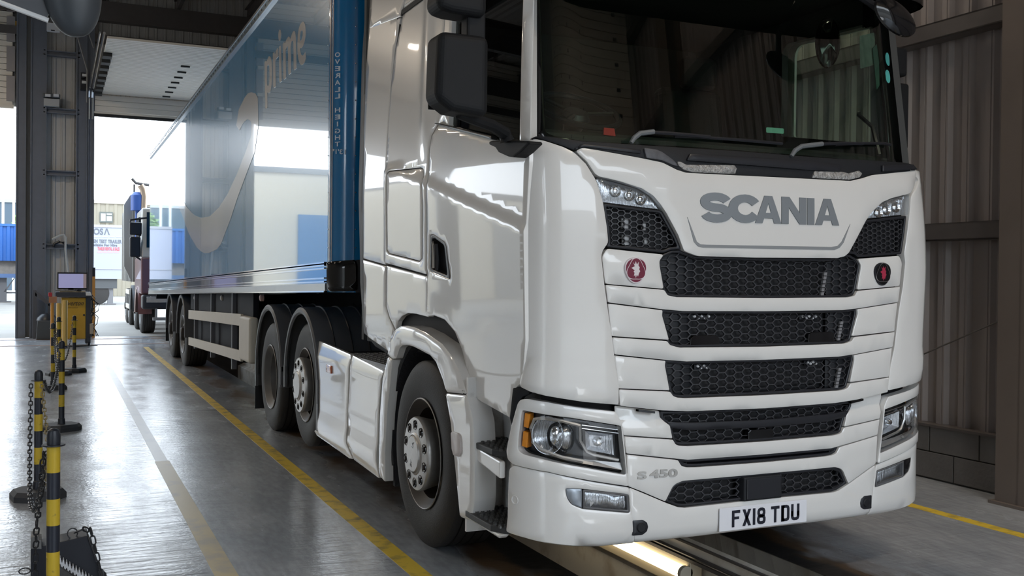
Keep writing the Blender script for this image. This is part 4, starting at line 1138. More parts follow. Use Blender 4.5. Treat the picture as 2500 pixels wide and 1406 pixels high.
patch('door_window', SD, PS([(1100, 310), (1094, 306), (1102, 45), (1112, -190), (1281, -190), (1276, 0), (1268, 345), (1240, 346)]), dark_glass, TR, off=-.03, depth=.004, r=.01, round_=0)
patch('belt_moulding', SD, PS([(1066.5, 302.5), (1207, 341), (1206, 332), (1092, 305), (1068, 300)]), mat('belt chrome black', (.05, .05, .052), .2, metal=.6), TR, off=.016, depth=.03, r=.002)
hatch = [(949.5, 425), (955, 419.5), (1025, 411), (1030, 414), (1032.5, 430), (1034, 505), (1030, 630), (1024.5, 636.5), (951.5, 618), (945.5, 611)]
hatch_h = [(948, 423), (954, 417), (1026, 408.5), (1032.5, 412), (1034.5, 430), (1036, 505), (1032, 631), (1025, 639), (950.5, 620), (944, 612)]
sleeper = [(985, 0), (975, 42), (961, 120), (951, 209), (945.5, 328), (940, 480), (938.5, 641), (1041, 669.5), (1041.5, 660), (1044.5, 440), (1046, 360), (1050.5, 330), (1065.5, 302), (1068.5, 280), (1080.5, 50), (1092, -190), (1003, -190)]
def slp(q):
    # broad soft crease that runs down the sleeper side
    return crease2(q)+.012*math.exp(-((q.y-(1.62+.10*(q.z-2.2)))/.07)**2)*max(0, min(1, (q.z-2.15)/.2))
patch('sleeper_panel', SD, PS(sleeper), white, TR, off=0, depth=.04, r=.008, holes=[PS(hatch_h)], disp=slp, step=.04)
patch('locker_hatch', SD, PS(hatch), white, TR, off=-.001, depth=.03, r=.008, disp=crease2, step=.04)
patch('lower_side_panel', SD, PS([(938.5, 648), (1041, 676), (1041, 774), (1010, 766), (990, 764), (975, 772), (966, 784), (961, 806), (946, 775), (938, 748)]), white, TR, off=-.004, depth=.04, r=.006, disp=lambda q: crease2(q)-.01, step=.05)
patch('rear_side_panel', SD, PS([(898.5, 0), (890, 149), (885.5, 280), (883.5, 400), (882, 631), (936.5, 646), (938, 480), (943.5, 328), (949, 209), (959, 120), (972.5, 44)]), white, TR, off=-.012, depth=.04, r=.006, step=.06)
patch('rear_side_panel', SD, PS([(908, -190), (899, -2), (897, 70), (973, 41), (983, 0), (1001, -190)]), white, TR, off=-.010, depth=.04, r=.006, step=.06)
patch('rear_side_panel', SD, PS([(882, 634), (936.5, 650), (936.5, 748), (944, 775), (959, 811), (944, 858), (893, 822), (885, 790)]), white, TR, off=-.012, depth=.04, r=.008, step=.06)
patch('side_fairing', SD, PS([(886, 0), (876, 149), (873, 280), (871.5, 630), (872, 690), (881, 814), (893, 823), (884, 790), (881, 631), (882.5, 400), (884.5, 280), (889, 149), (897.5, 0), (906, -190), (896, -190)]), mat('grey rubber fairing', (.10, .10, .105), .5), TR, off=-.02, depth=.04, r=.004)
patch('sill_trim', SD, PS([(893, 824), (944, 861), (941, 868), (905, 846), (897, 836)]), mirror_pl, TR, off=-.03, depth=.05, r=.004)
# cab back wall
f = MB(); f.box2((-1.15, 2.95, 1.05), (1.15, 3.0, 3.7)); f.build('cab_back', intm, TR, smooth=0)

# ---- wheel arch, steps
SA = Surf([(-1.262, 5.0), (-1.262, 0)], sub=1)
def PA(px): return tz(SA, px)
arch = [(944, 868), (948, 831), (956, 812), (964, 802), (976, 796), (989, 795), (1010, 800), (1040, 815), (1075, 840), (1100, 872), (1118, 910), (1128, 940), (1135, 962), (1086, 957.5), (1080, 935), (1062, 887), (1045, 867), (1021, 854), (1005, 846), (989, 842), (978, 843), (971, 849), (963, 875), (955, 876)]
patch('wheel_arch', SA, PA(arch), white, TR, off=0, depth=.16, r=.012, edge=.018, round_=.012, step=.05)
patch('wheel_arch', SA, PA([(1086, 960.5), (1135, 965), (1142, 985), (1152, 1031), (1155.5, 1110), (1155, 1222), (1148, 1272), (1121, 1262), (1108, 1127), (1099, 1036)]), white, TR, off=0, depth=.12, r=.01, edge=.012, round_=.008, step=.06)
patch('wheel_arch', SA, PA([(944, 871), (954, 878), (940, 1013), (935.5, 1104), (936, 1176), (926, 1166), (922, 1150), (925, 1013), (932, 922)]), white, TR, off=-.004, depth=.06, r=.006, edge=.01, round_=.008, step=.06)
patch('side_marker', SA, PA([(1104, 1056), (1108, 1053), (1121, 1058), (1126, 1070), (1127, 1105), (1123, 1115), (1110, 1111), (1106, 1095)]), mat('pale marker', (.62, .56, .54), .3), TR, off=.010, depth=.02, r=.006)
FWC = Vector((-1.235, 1.50, .507))
f = MB(); pr = [(.60, .0), (.64, .0), (.64, .55), (.60, .55), (.60, 0)]
f.lathe(pr, AX((1, 0, 0), (-1.21, FWC.y, FWC.z+.03)), 40, a0=pi*.5-1.9+pi*.0, a1=pi*.5+1.9)
liner = mat('ribbed arch liner', (.018, .019, .024), .7, bump=.6, bscale=60)
lo = f.build('arch_liner', liner, TR)
f = MB(); f.box2((-.78, .8, .35), (-.70, 2.2, 1.05)); f.box2((-1.19, 2.10, .2), (-.7, 2.14, .9)); f.build('inner_arch', liner, TR, smooth=0)
# step well
zu, zl = U(1157, 1076, 'x', -1.235).z, U(1142, 1240, 'x', -1.235).z
y_f, y_b = .40, U(1150, 1075, 'x', -1.235).y+.01
f = MB(); f.box2((-1.06, y_f, .30), (-1.02, y_b+.02, 1.06)); f.box2((-1.25, y_b, .24), (-1.03, y_b+.02, 1.0)); f.build('step_well', white_dull, TR, smooth=0)
f = MB(); f.box2((-1.19, y_f-.03, .34), (-1.03, y_f, .96)); f.build('step_well', white_dull, TR, smooth=0)
f = MB(); f.prism([(-1.24, y_f+.01, zu-.045), (-1.24, y_b, zu-.02), (-1.24, y_b, zu-.075), (-1.24, y_f+.2, zu-.10), (-1.24, y_f+.01, zu-.125)], (.03, 0, 0)); f.build('step_fascia', white, TR, smooth=0, bevel=.008)
f = MB(); f.prism([(-1.25, y_f-.03, zl-.03), (-1.25, y_b+.02, zl-.015), (-1.25, y_b+.04, zl-.045), (-1.25, y_f+.0, zl-.050)], (.05, 0, 0)); f.build('step_sill', white, TR, smooth=0, bevel=.01)
tread_m = mat('black step tread', (.035, .036, .038), .5)
def tread(z, yf, yb, xo):
    f = MB(); f.prism([(xo+.02, yb, z-.03), (-1.05, yb, z-.03), (-1.05, yf, z-.03), (xo+.05, yf, z-.03), (xo, yf+.08, z-.03), (xo, yb-.05, z-.03)], (0, 0, .03)); t = f.build('step', tread_m, TR, smooth=0, bevel=.005)
    f = MB(); y = yf+.02; r_ = 0
    while y < yb-.01:
        x = xo+.02+(.011 if r_ % 2 else 0)
        while x < -1.06:
            f.lathe([(.010, 0), (.009, .010), (.0055, .010), (.005, .002)], Matrix.Translation((x, y, z-.002)), 6); x += .03
        y += .027; r_ += 1
    g = f.build('step_studs', mat('worn stud metal', (.10, .10, .10), .35, metal=.5), t, smooth=0); g['kind'] = 'stuff'
tread(zu, y_f+.01, y_b, -1.245)
tread(zl, y_f-.03, y_b+.03, -1.265)

# ---- mirrors
def shell(name, x0, x1, z0, z1, yc, d, m, parent, cut=0, bev=.045):
    f = MB(); c0 = (z1-z0)*cut
    P = [(x0, z0+c0), (x0+(x1-x0)*.3, z0+c0*.25), (x1, z0), (x1, z1), (x0+.01, z1)]
    f.prism([(x, yc-d/2, z) for x, z in P], (0, d, 0)); return f.build(name, m, parent, smooth=0, bevel=bev, seg=5)
a, b = U(1061, 76, 'y', .12), U(1187, 288, 'y', .12)
mir = shell('side_mirror', a.x, b.x, b.z, a.z, .17, .17, mirror_pl, TR, cut=.18, bev=.035)
f = MB(); f.box(((a.x+b.x)/2, .262, (a.z+b.z)/2), (b.x-a.x-.05, .006, a.z-b.z-.08)); f.build('mirror_glass', chrome, mir, smooth=0)
a2, b2 = U(1063, -60, 'y', .12), U(1184, 46, 'y', .12)
mir2 = shell('side_mirror', a2.x, b2.x, b2.z, a2.z, .17, .17, mirror_pl, TR, cut=.12, bev=.035)
f = MB(); f.box2((U(1133, 60, 'y', .17).x, .13, a.z-.02), (U(1178, 60, 'y', .17).x, .21, b2.z+.03)); f.build('mirror_link', mirror_pl, TR, smooth=0, bevel=.01)
arm = [U(1120, 278, 'y', .18), U(1160, 292, 'y', .20), U(1200, 306, 'y', .25), U(1232, 326, 'y', .30), U(1238, 345, 'y', .30)]
f = MB(); f.tube(arm, [.022, .026, .027, .03, .034], 10); f.build('mirror_arm', mirror_pl, TR)
br = [(1193, 345), (1200, 343), (1288, 344), (1291, 350), (1268, 372), (1252, 384), (1238, 382), (1216, 372), (1208, 360), (1193, 353)]
f = MB(); f.prism([U(*p, 'x', -1.27) for p in br], (.07, 0, 0)); f.build('mirror_bracket', mirror_pl, TR, smooth=0, bevel=.01)
# mirrors on the far side
c = U(2187, 42, 'y', -.16)
f = MB(); mm_ = AX((-.25, -.9, -.35), c) @ Matrix.Rotation(radians(0), 4, 'Z')
prof = [(0, .05), (.05, .046), (.10, .030), (.135, .006), (.14, -.012), (.12, -.02), (0, -.02)]
f.lathe(prof, Matrix.Translation(c) @ Matrix.Rotation(radians(24), 4, 'Y') @ Matrix.Diagonal((1.0, .6, .52, 1)) @ Matrix.Rotation(radians(90), 4, 'X'), 32)
f.build('front_mirror', black_gl, TR)
f = MB(); f.tube([c+Vector((-.06, .03, .03)), c+Vector((-.12, .12, .12)), c+Vector((-.12, .30, .22))], .018, 8); f.build('mirror_arm', black_sat, TR)
for (pa, pb) in (((2196, 205), (2222, 370)), ((2192, 118), (2219, 192))):
    a, b = U(*pa, 'y', .85), U(*pb, 'y', .85); shell('side_mirror', a.x-.1, b.x-.05, b.z, a.z, .85, .08, mirror_pl, TR, cut=.1, bev=.02)
c = U(2028, 100, 'y', .55)
f = MB(); f.lathe([(0, -.012), (.10, -.016), (.125, -.03), (.13, -.045), (.12, -.05), (0, -.05)], AX((-.35, -1, .0), c) @ Matrix.Diagonal((.55, 1.1, 1, 1)), 28); f.build('cabin_mirror', black_gl, TR)
f = MB(); f.tube([(.98, .36, 2.18), (.985, .42, 2.34), (.98, .52, 2.42), (1.02, .56, 2.44)], .012, 6); f.build('grab_handle', black_sat, TR)

# ---- side skirt, catwalk
SK = Surf([(-1.228, 5.0), (-1.228, 1)], sub=1)
def PK(px): return tz(SK, px)
def skd(q): return .015*max(0, 1-abs(q.z-.33)/.1)-.02*max(0, (q.z-.86)/.08)
patch('side_skirt', SK, PK([(766, 831), (848.5, 866), (851.5, 874), (849, 960), (846.5, 1060), (849, 1084), (856, 1108), (861, 1120), (852, 1119), (773, 1063), (768.5, 1052), (778, 1045), (777, 960), (772, 900)]), white, TR, off=0, depth=.05, r=.01, disp=skd, step=.06, edge=.01)
patch('side_skirt', SK, PK([(854, 868), (925, 903), (934, 907), (930, 925), (924, 1000), (921, 1100), (925, 1168), (863, 1122), (851, 1078), (849, 1000), (853, 930)]), white, TR, off=0, depth=.05, r=.01, disp=skd, step=.06, edge=.01)
patch('side_reflector', SK, PK([(799, 889), (811, 893), (811, 912), (799, 908)]), mat('orange reflector', (.50, .10, .03), .2, coat=1), TR, off=.012, depth=.01, r=.003)
zc = .93
f = MB(); f.box2((-1.19, 2.25, zc-.03), (-.62, 3.3, zc)); f.build('catwalk', mat('tread plate', (.22, .22, .22), .45, metal=.5, noise=.3), TR, smooth=0)
f = MB()
for i in range(22):
    for j in range(12): f.box((-1.16+j*.045, 2.30+i*.045, zc+.002), (.024, .007, .006), Matrix.Rotation(radians(45 if (i+j) % 2 else -45), 3, 'Z'))
g = f.build('tread_bars', mat('tread bars', (.30, .30, .30), .4, metal=.5), TR, smooth=0); g['kind'] = 'stuff'
f = MB(); f.box2((-1.17, 2.3, .25), (-.5, 4.0, zc-.04)); f.build('fuel_tank', dark_ch, TR, smooth=0, bevel=.05, seg=4)

# ---- wheels
def wheel(parent, x, y, z, r=.515, w=.30, kind='front', out=-1, name='wheel'):
    """outer face at x, axle along x"""
    root = bpy.data.objects.new(name, None); COL.objects.link(root); root.location = (x, y, z); root.parent = parent; root.matrix_parent_inverse = parent_inv(parent)
    m = AX((out, 0, 0), (x, y, z))   # local z points outwards
    R = r; rr = .288
    prof = [(rr+.018, -.012), (rr+.06, -.004), (rr+.12, 0), (R-.07, -.004), (R-.03, -.014), (R-.008, -.028)]
    h = -.036
    for k in range(5):
        prof += [(R, h), (R, h-.042), (R-.012, h-.044), (R-.012, h-.050)]; h -= .052
    prof += [(R, h), (R-.012, -w+.02), (R-.05, -w+.006), (rr+.1, -w), (rr+.018, -w+.012)]
    f = MB(); f.lathe(prof, m, 64); f.build('tyre', rubber, root, smooth=50)
    if kind == 'drive':
        rp = [(rr+.022, -.006), (rr+.012, -.002), (rr, -.012), (rr-.012, -.03), (.245, -.055), (.235, -.10), (.225, -.15), (.16, -.17), (.11, -.165), (.10, -.11), (.09, -.10), (0, -.10)]
    else:
        rp = [(rr+.022, -.006), (rr+.012, -.002), (rr, -.012), (rr-.014, -.03), (.252, -.05), (.246, -.14), (.225, -.16), (.18, -.12), (.17, -.05), (.165, -.045), (0, -.045)]
    f = MB(); f.lathe(rp, m, 56); f.build('rim', steel if kind in ('drive', 'trailer') else rim_dark, root)
    f = MB(); f.lathe([(rr+.020, -.003), (rr+.016, .0), (rr+.012, -.003)], m, 56); f.build('rim_lip', mat('worn rim edge', (.30, .29, .28), .4, metal=.6), root)
    if kind in ('front', 'mid'):
        k = 1. if kind == 'front' else 1.12
        o = .035 if kind == 'front' else .05
        f = MB(); f.lathe([(.176*k, -.10), (.198*k, -.02), (.206*k, o-.028), (.206*k, o-.012), (.200*k, o-.002), (.19*k, o), (.118*k, o+.004), (.112*k, o+.010), (.106*k, o+.012)], m, 56)
        hc = f.build('hub_cover', alu, root)
        f = MB(); f.lathe([(.118*k, o+.004), (.112*k, o-.002), (.108*k, o-.002), (.104*k, o+.010), (.096*k, o+.018), (0, o+.022)], m, 48); f.build('hub_cap', alu, root)
        for i in range(10):
            a = 2*pi*(i+.5)/10; q = m @ Vector((.160*k*cos(a), .160*k*sin(a), o+.002)); mm = AX((out, 0, 0), q)
            f = MB(); f.lathe([(.0285, -.004), (.027, .0035), (.024, .002), (.0235, -.001), (0, -.001)], mm @ Matrix.Diagonal((.72, 1, 1, 1)) if False else mm, 20); n_ = f.build('nut_recess', black_gl, hc)
            f = MB(); f.lathe([(.0155, -.001), (.0155, .006), (.010, .009), (0, .009)], mm, 6); f.build('wheel_nut', rim_dark, hc, smooth=0)
        if kind == 'front':
            tm = m @ Matrix.Translation((0, 0, o+.019)) @ Matrix.Rotation(radians(0), 4, 'Z')
            text('hub_lettering', 'SCANIA', .05, tm @ Matrix.Rotation(radians(75), 4, 'Z'), mat('hub letter grey', (.12, .12, .12), .4), hc, fit=(.15, .026), extrude=.0015, bold=.001)
    elif kind == 'trailer':
        for i in range(10):
            a = 2*pi*(i+.5)/10; q = m @ Vector((.168, 0, 0)); q = m @ Vector((.168*cos(a), .168*sin(a), -.045)); f = MB(); f.lathe([(.016, -.002), (.016, .02), (0, .024)], AX((out, 0, 0), q), 8); f.build('wheel_nut', alu, root, smooth=0)
        f = MB(); f.lathe([(.11, -.045), (.105, .02), (.09, .035), (0, .04)], m, 28); f.build('hub_cap', rim_dark, root)
    return root
wheel(TR, FWC.x, FWC.y, FWC.z, kind='front', w=.315)
wheel(TR, .92+.315, FWC.y, FWC.z, kind='front', w=.315, out=1)
pd = U(661.6, 926.3, 'x', -1.2); pm = U(742, 942, 'x', -1.2)
YD, YM = pd.y, pm.y
wheel(TR, -1.21, YD, .51, kind='drive', w=.29); wheel(TR, -.885, YD, .51, kind='drive', w=.29); wheel(TR, 1.21, YD, .51, kind='drive', w=.29, out=1)
wheel(TR, -1.195, YM, .575, kind='mid', w=.29); wheel(TR, 1.195, YM, .575, kind='mid', w=.29, out=1)
for yc, zc_ in ((YD, .56), (YM, .58)):
    # outer radius .64, arc over the wheel, outer lip turned down
    m = AX((-1, 0, 0), (-1.225, yc, zc_)); 
    prof = [(.585, .0), (.60, .014), (.625, .016), (.642, .004), (.645, -.03), (.645, -.52), (.635, -.52), (.632, -.03), (.60, -.02), (.585, 0)]
    f = MB(); vs = []
    # local frame: find angle zero
    for a in (0,): pass
    e = m @ Vector((1, 0, 0))-m.translation; e2 = m @ Vector((0, 1, 0))-m.translation
    base_a = atan2(e.z, e.y); sgn = 1 if (e.y*e2.z-e.z*e2.y) > 0 else -1
    a0, a1 = radians(-8), radians(188)
    L0, L1 = (a0-base_a)*sgn, (a1-base_a)*sgn
    f.lathe(prof, m, 44, a0=min(L0, L1), a1=max(L0, L1)); fd = f.build('fender', grey_fend, TR)
    for dx in (.14, .28, .42):
        f = MB(); f.lathe([(.645, -dx), (.655, -dx-.006), (.645, -dx-.012)], m, 44, a0=min(L0, L1), a1=max(L0, L1)); f.build('fender_rib', black_sat, fd)
    for s_, zz in ((-1, .28 if yc == YM else .5), (1, .36 if yc == YD else .5)):
        f = MB(); f.box2((-1.238, yc+s_*.585, zz), (-1.215, yc+s_*.64, zc_+.1)); f.box2((-1.23, yc+s_*.625, zz), (-.75, yc+s_*.64, zc_+.1)); f.build('fender_leg', grey_fend, fd, smooth=0)
f = MB(); f.box2((-1.23, YD+.66, .12), (-.72, YD+.68, .75)); f.build('mud_flap', black_pl, TR, smooth=0)
# frame rails, axles, coupling, cross bits
f = MB(); f.box2((-.45, .9, .72), (-.37, 7.2, 1.0)); f.build('frame_rail', dark_ch, TR, smooth=0)
f = MB(); f.box2((.37, .9, .72), (.45, 7.2, 1.0)); f.build('frame_rail', dark_ch, TR, smooth=0)
for yy in (FWC.y, YD, YM):
    f = MB(); f.tube([(-1.0, yy, .51), (1.0, yy, .51)], .07, 10); f.build('axle', dark_ch, TR)
f = MB(); f.lathe([(0, .06), (.45, .05), (.47, 0), (.2, -.1)], Matrix.Translation((0, YD-.2, 1.18)), 32); f.box2((-.45, YD-.6, .98), (.45, YD+.5, 1.1)); f.build('fifth_wheel', dark_ch, TR, smooth=30)
f = MB(); f.box2((-.7, 2.2, 1.0), (.7, 2.9, 1.15)); f.box2((-.9, 2.7, 1.0), (.9, 3.1, 1.3)); f.box2((.6, 2.3, .3), (1.2, 3.9, .95)); f.build('engine_block', dark_ch, TR, smooth=0)
f = MB(); f.box2((-1.0, .5, .45), (1.0, .9, .95)); f.box2((-1.0, .3, .33), (1.0, 2.4, .34)); f.build('underbody', carc, TR, smooth=0)
# ================================================================== SEMI TRAILER
TL = thing('semi_trailer', 'long blue box semi trailer with grey delivery lettering coupled to the white tractor', 'trailer', (0, 12, 0))
YTR = 18.60
def zb(y): return 1.045+(18.566-y)*.0214
def zr(y): return 1.287+(18.584-y)*.0199
def ztop(y): return 3.985+(18.78-y)*.0078
paint_b = mat('blue trailer paint', (.012, .27, .56), .22, coat=1, noise=.04, nscale=2, bump=.02, bscale=5, vstretch=(1, 3, .15), coat_rough=.02)
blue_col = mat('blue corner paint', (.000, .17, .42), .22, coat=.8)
alu_tr = mat('polished rail alloy', (.52, .56, .60), .16, metal=.95, noise=.1)
grey_gfx = mat('grey vinyl', (.60, .58, .57), .22, coat=.8, bump=.015, bscale=5, vstretch=(1, 3, .15))
XS = -1.28
TS = Surf([(XS, 20), (XS, 2)], sub=1)
def PT(px): return tz(TS, px)
yf = 3.46
f = MB()
NY = 40; vs = []; fs = []
for i in range(NY+1):
    y = yf+(YTR-yf)*i/NY
    for k in range(7): vs.append((XS, y, zr(y)+(ztop(y)-.05-zr(y))*k/6))
for i in range(NY):
    for k in range(6): a = i*7+k; fs.append((a, a+1, a+8, a+7))
f.add(vs, fs); f.build('side_panel', paint_b, TL)
f = MB()
for s_ in (1,):
    f.add([(1.28, yf, zb(yf)), (1.28, YTR, zb(YTR)), (1.28, YTR, ztop(YTR)), (1.28, yf, ztop(yf)), (XS+.01, yf, ztop(yf)-.005), (XS+.01, YTR, ztop(YTR)-.005), (XS+.01, YTR, zb(YTR)), (XS+.01, yf, zb(yf))], [(0, 1, 2, 3), (3, 2, 5, 4), (1, 6, 5, 2), (0, 7, 6, 1)])
f.build('trailer_body', blue_col, TL, smooth=0)
# top rail with rivets, lower rails
def rail(name, z0, z1, m, x=XS, t=.012, y0=yf, y1=YTR):
    f = MB(); vs = [(x-t, y0, z0(y0)), (x-t, y1, z0(y1)), (x-t, y1, z1(y1)), (x-t, y0, z1(y0)), (x+.01, y0, z0(y0)), (x+.01, y1, z0(y1)), (x+.01, y1, z1(y1)), (x+.01, y0, z1(y0))]
    f.add(vs, [(0, 1, 2, 3), (4, 7, 6, 5), (0, 4, 5, 1), (3, 2, 6, 7), (0, 3, 7, 4), (1, 5, 6, 2)]); return f.build(name, m, TL, smooth=0)
tr = rail('top_rail', lambda y: ztop(y)-.085, lambda y: ztop(y), mat('top rail blue grey', (.12, .22, .30), .2, metal=.7), t=.02)
rail('top_rail_trim', lambda y: ztop(y)-.02, lambda y: ztop(y)+.004, alu_tr, t=.026)
rail('top_rail_trim', lambda y: ztop(y)-.095, lambda y: ztop(y)-.08, alu_tr, t=.026)
f = MB()
y = yf+.1
while y < YTR-.05: f.box((XS-.021, y, ztop(y)-.05), (.006, .05, .018)); y += .19
g = f.build('rivets', black_sat, tr, smooth=0); g['kind'] = 'stuff'
H_ = lambda a: (lambda y: zb(y)+(zr(y)-zb(y))*a)
lr = rail('lower_rail', H_(0), H_(.30), mat('lower rail alloy', (.42, .42, .40), .25, metal=.8, noise=.2), t=.018)
rail('lower_rail_blue', H_(.30), H_(.92), mat('lower rail blue', (.06, .15, .24), .12, metal=.4, coat=1), t=.006)
for a in (.0, .33, .45, .78, .88, .97): rail('rail_trim', H_(a), H_(a+.045), chrome, t=.026)
# front corner and front wall
TF = Surf([(XS, 3.75), (XS, 3.50), (-1.272, 3.40), (-1.235, 3.33), (-1.17, 3.29), (-1.0, 3.265), (-.6, 3.25), (0, 3.25)])
TF2 = Surf([(-x, y) for x, y in [(XS, 3.75), (XS, 3.50), (-1.272, 3.40), (-1.235, 3.33), (-1.17, 3.29), (-1.0, 3.265), (-.6, 3.25), (0, 3.25)]][::-1])
f = MB(); loft(TF, .26, TF.t[-1], 1.37, ztop(3.4), 0, 30, 2, f); loft(TF2, 0, TF2.t[-1], 1.37, ztop(3.4), 0, 30, 2, f); f.build('front_wall', blue_col, TL)
for px_, w, mm in ((806, .010, alu_tr), (811, .006, alu_tr), (862, .006, blue_col)):
    c = TF.hit(px_, 400).x; f = MB(); loft(TF, c, c+w*1.6, 1.60, ztop(3.4)-.02, .006, 2, 2, f); loft(TF, c, c+w*1.6, 1.60, ztop(3.4)-.02, -.004, 2, 2, f); f.build('corner_trim', mm, TL)
f = MB()
for k in range(14):
    for px_ in (803, 868):
        q = TF.hit(px_, 20+k*45); f.lathe([(.006, .0), (.004, .004), (0, .005)], AX(TF.at(q.x, q.y, .01)-TF.at(q.x, q.y, 0), TF.at(q.x, q.y, .005)), 6)
g = f.build('rivets', alu_tr, TL); g['kind'] = 'stuff'
patch('front_buffer', TF, [TF.hit(*p) for p in ((804, 640), (868, 634), (872, 650), (872, 710), (812, 712), (805, 706))]+[], black_gl, TL, off=.03, depth=.05, r=.02, edge=.012, round_=.01)
patch('front_buffer', TF, [Vector((TF.hit(868, 634).x, TF.hit(868, 634).y)), Vector((TF.t[-1]-.05, 1.62)), Vector((TF.t[-1]-.05, 1.36)), Vector((TF.hit(868, 634).x, 1.37))], black_sat, TL, off=.01, depth=.04, r=.01)
letters = mat('white letters', (.62, .72, .80), .4)
for ch, py in zip('OVERALL HEIGHT', (134, 151, 168, 185, 202, 219, 235, 252, 269, 286, 303, 320, 336, 352)):
    if ch == ' ': continue
    w = 6.3 if ch != 'I' else 1.6
    wraptext('height_lettering', ch, ((825+w, py-6.6), (825-w, py-5.4), (825-w, py+6), (825+w, py+5)), TF, letters, off=.002, ext=.002, bold=.02, parent=TL)
wraptext('height_lettering', "13'1\"", ((844, 365), (813.5, 364), (813.5, 376.5), (844, 377)), TF, letters, off=.002, ext=.002, bold=.02, parent=TL)
# smile graphic and lettering on the side
def gfx(name, px, off=.003):
    return patch(name, TS, PT(px), grey_gfx, TL, off=off, depth=.004, r=.0, edge=.002, step=.3, round_=0)
smile = [(396, 418), (408, 432), (424, 458), (444, 482), (456, 505), (475, 526), (491, 532), (513, 528), (534.6, 507), (556, 474), (578, 427), (600, 372), (614, 330), (614.5, 301), (612, 295), (605, 291), (597, 297), (592, 304), (585, 318), (577.6, 306), (584, 266), (598, 238), (606, 228), (614, 225), (624, 228), (630, 239), (631.6, 305), (622, 372), (600, 430), (580.5, 482), (564, 533), (540, 595), (530, 608), (518, 614), (508, 618), (499.5, 618), (490, 613), (480.5, 603), (461.6, 571), (444, 522), (424, 476), (408, 444)]
gfx('smile_graphic', smile)
# delivery lettering traced in its own perspective, laid on the side wall
def LQ(pts): return [(630+x/5.857, 40+y/5.857) for x, y in pts]
LET = {
 'p': ([(97, 655), (117, 630), (122, 645), (128, 640), (150, 578), (165, 568), (185, 585), (200, 650), (205, 800), (200, 960), (185, 1060), (165, 1095), (150, 1098), (137, 1085), (139, 1300), (117, 1322), (106, 1312), (100, 900)],
       [(150, 688), (135, 715), (131, 800), (133, 960), (140, 992), (152, 994), (164, 960), (170, 860), (166, 730), (160, 700)]),
 'r': ([(215, 528), (238, 507), (240, 530), (250, 540), (262, 490), (284, 453), (291, 470), (292, 575), (270, 600), (255, 625), (252, 660), (258, 1000), (230, 1024), (222, 1005)], None),
 'i': ([(302, 438), (331, 413), (343, 925), (315, 948), (308, 935)], None),
 'dot': ([(316, 186), (328, 205), (333, 250), (330, 310), (318, 350), (308, 352), (297, 320), (294, 265), (300, 215)], None),
 'm': ([(358, 390), (382, 362), (388, 385), (410, 330), (440, 287), (458, 300), (466, 325), (480, 280), (500, 225), (520, 205), (535, 225), (545, 300), (555, 740), (522, 770), (514, 740), (510, 380), (500, 350), (488, 352), (474, 400), (470, 440), (477, 805), (447, 835), (438, 815), (432, 470), (428, 430), (420, 425), (400, 475), (398, 520), (405, 875), (377, 902), (368, 880)], None),
 'e': ([(645, 72), (665, 85), (680, 130), (685, 200), (683, 280), (670, 360), (650, 420), (625, 455), (607, 458), (610, 510), (622, 548), (640, 560), (660, 545), (685, 500), (687, 610), (665, 665), (640, 692), (620, 697), (600, 675), (580, 610), (570, 520), (567, 400), (572, 270), (588, 170), (610, 110)],
       [(628, 196), (615, 215), (605, 270), (603, 350), (610, 352), (630, 325), (643, 270), (645, 225), (638, 200)]),
}
for k_, (o_, h_) in LET.items():
    patch('delivery_lettering', TS, PT(LQ(o_)), grey_gfx, TL, off=.003, depth=.004, r=0, edge=.002, step=.25, round_=0, holes=[PT(LQ(h_))] if h_ else ())
# chassis under the box
yA = U(447, 800, 'x', -1.22).y
def ywheel(px, py): return U(px, py, 'x', -1.22).y
Y1, Y2 = ywheel(444, 815), ywheel(416, 805)
for s_ in (-.45, .40):
    f = MB(); f.add([(s_, 4.2, 1.2), (s_+.1, 4.2, 1.2), (s_+.1, YTR-.3, .92), (s_, YTR-.3, .92), (s_, 4.2, zb(4.2)), (s_+.1, 4.2, zb(4.2)), (s_+.1, YTR-.3, zb(YTR)), (s_, YTR-.3, zb(YTR))], [(0, 1, 2, 3), (4, 7, 6, 5), (0, 4, 5, 1), (1, 5, 6, 2), (2, 6, 7, 3), (3, 7, 4, 0)]); f.build('chassis_rail', dark_ch, TL, smooth=0)
f = MB(); f.add([(-1.2, 6.9, .98), (-1.2, 12.2, .95), (-1.2, 12.2, zb(12.2)), (-1.2, 6.9, zb(6.9)), (-1.14, 6.9, .98), (-1.14, 12.2, .95), (-1.14, 12.2, zb(12.2)), (-1.14, 6.9, zb(6.9))], [(0, 1, 2, 3), (4, 7, 6, 5), (0, 4, 5, 1), (3, 2, 6, 7), (0, 3, 7, 4), (1, 5, 6, 2)]); f.build('valance', dark_ch, TL, smooth=0)
f = MB(); f.box2((-1.15, 8.2, .45), (-.5, 11.9, 1.1)); f.build('pallet_box', dark_ch, TL, smooth=0, bevel=.02)
for y in (8.0, 9.7, 11.4):
    f = MB(); f.box2((-1.245, y-.03, .40), (-1.19, y+.03, zb(y))); f.build('guard_post', mat('grey guard post', (.10, .105, .12), .5), TL, smooth=0)
f = MB()
for y in (6.75,): f.box2((-.95, y-.08, .28), (-.78, y+.08, 1.1)); f.box2((-1.0, y-.14, .24), (-.72, y+.14, .28)); f.box2((.78, y-.08, .28), (.95, y+.08, 1.1))
f.build('landing_leg', dark_ch, TL, smooth=0)
f = MB(); f.tube([(-1.1, 7.35, .62), (-.2, 7.35, .62)], .12, 14); f.build('air_tank', mat('pale tank', (.5, .5, .48), .4), TL)
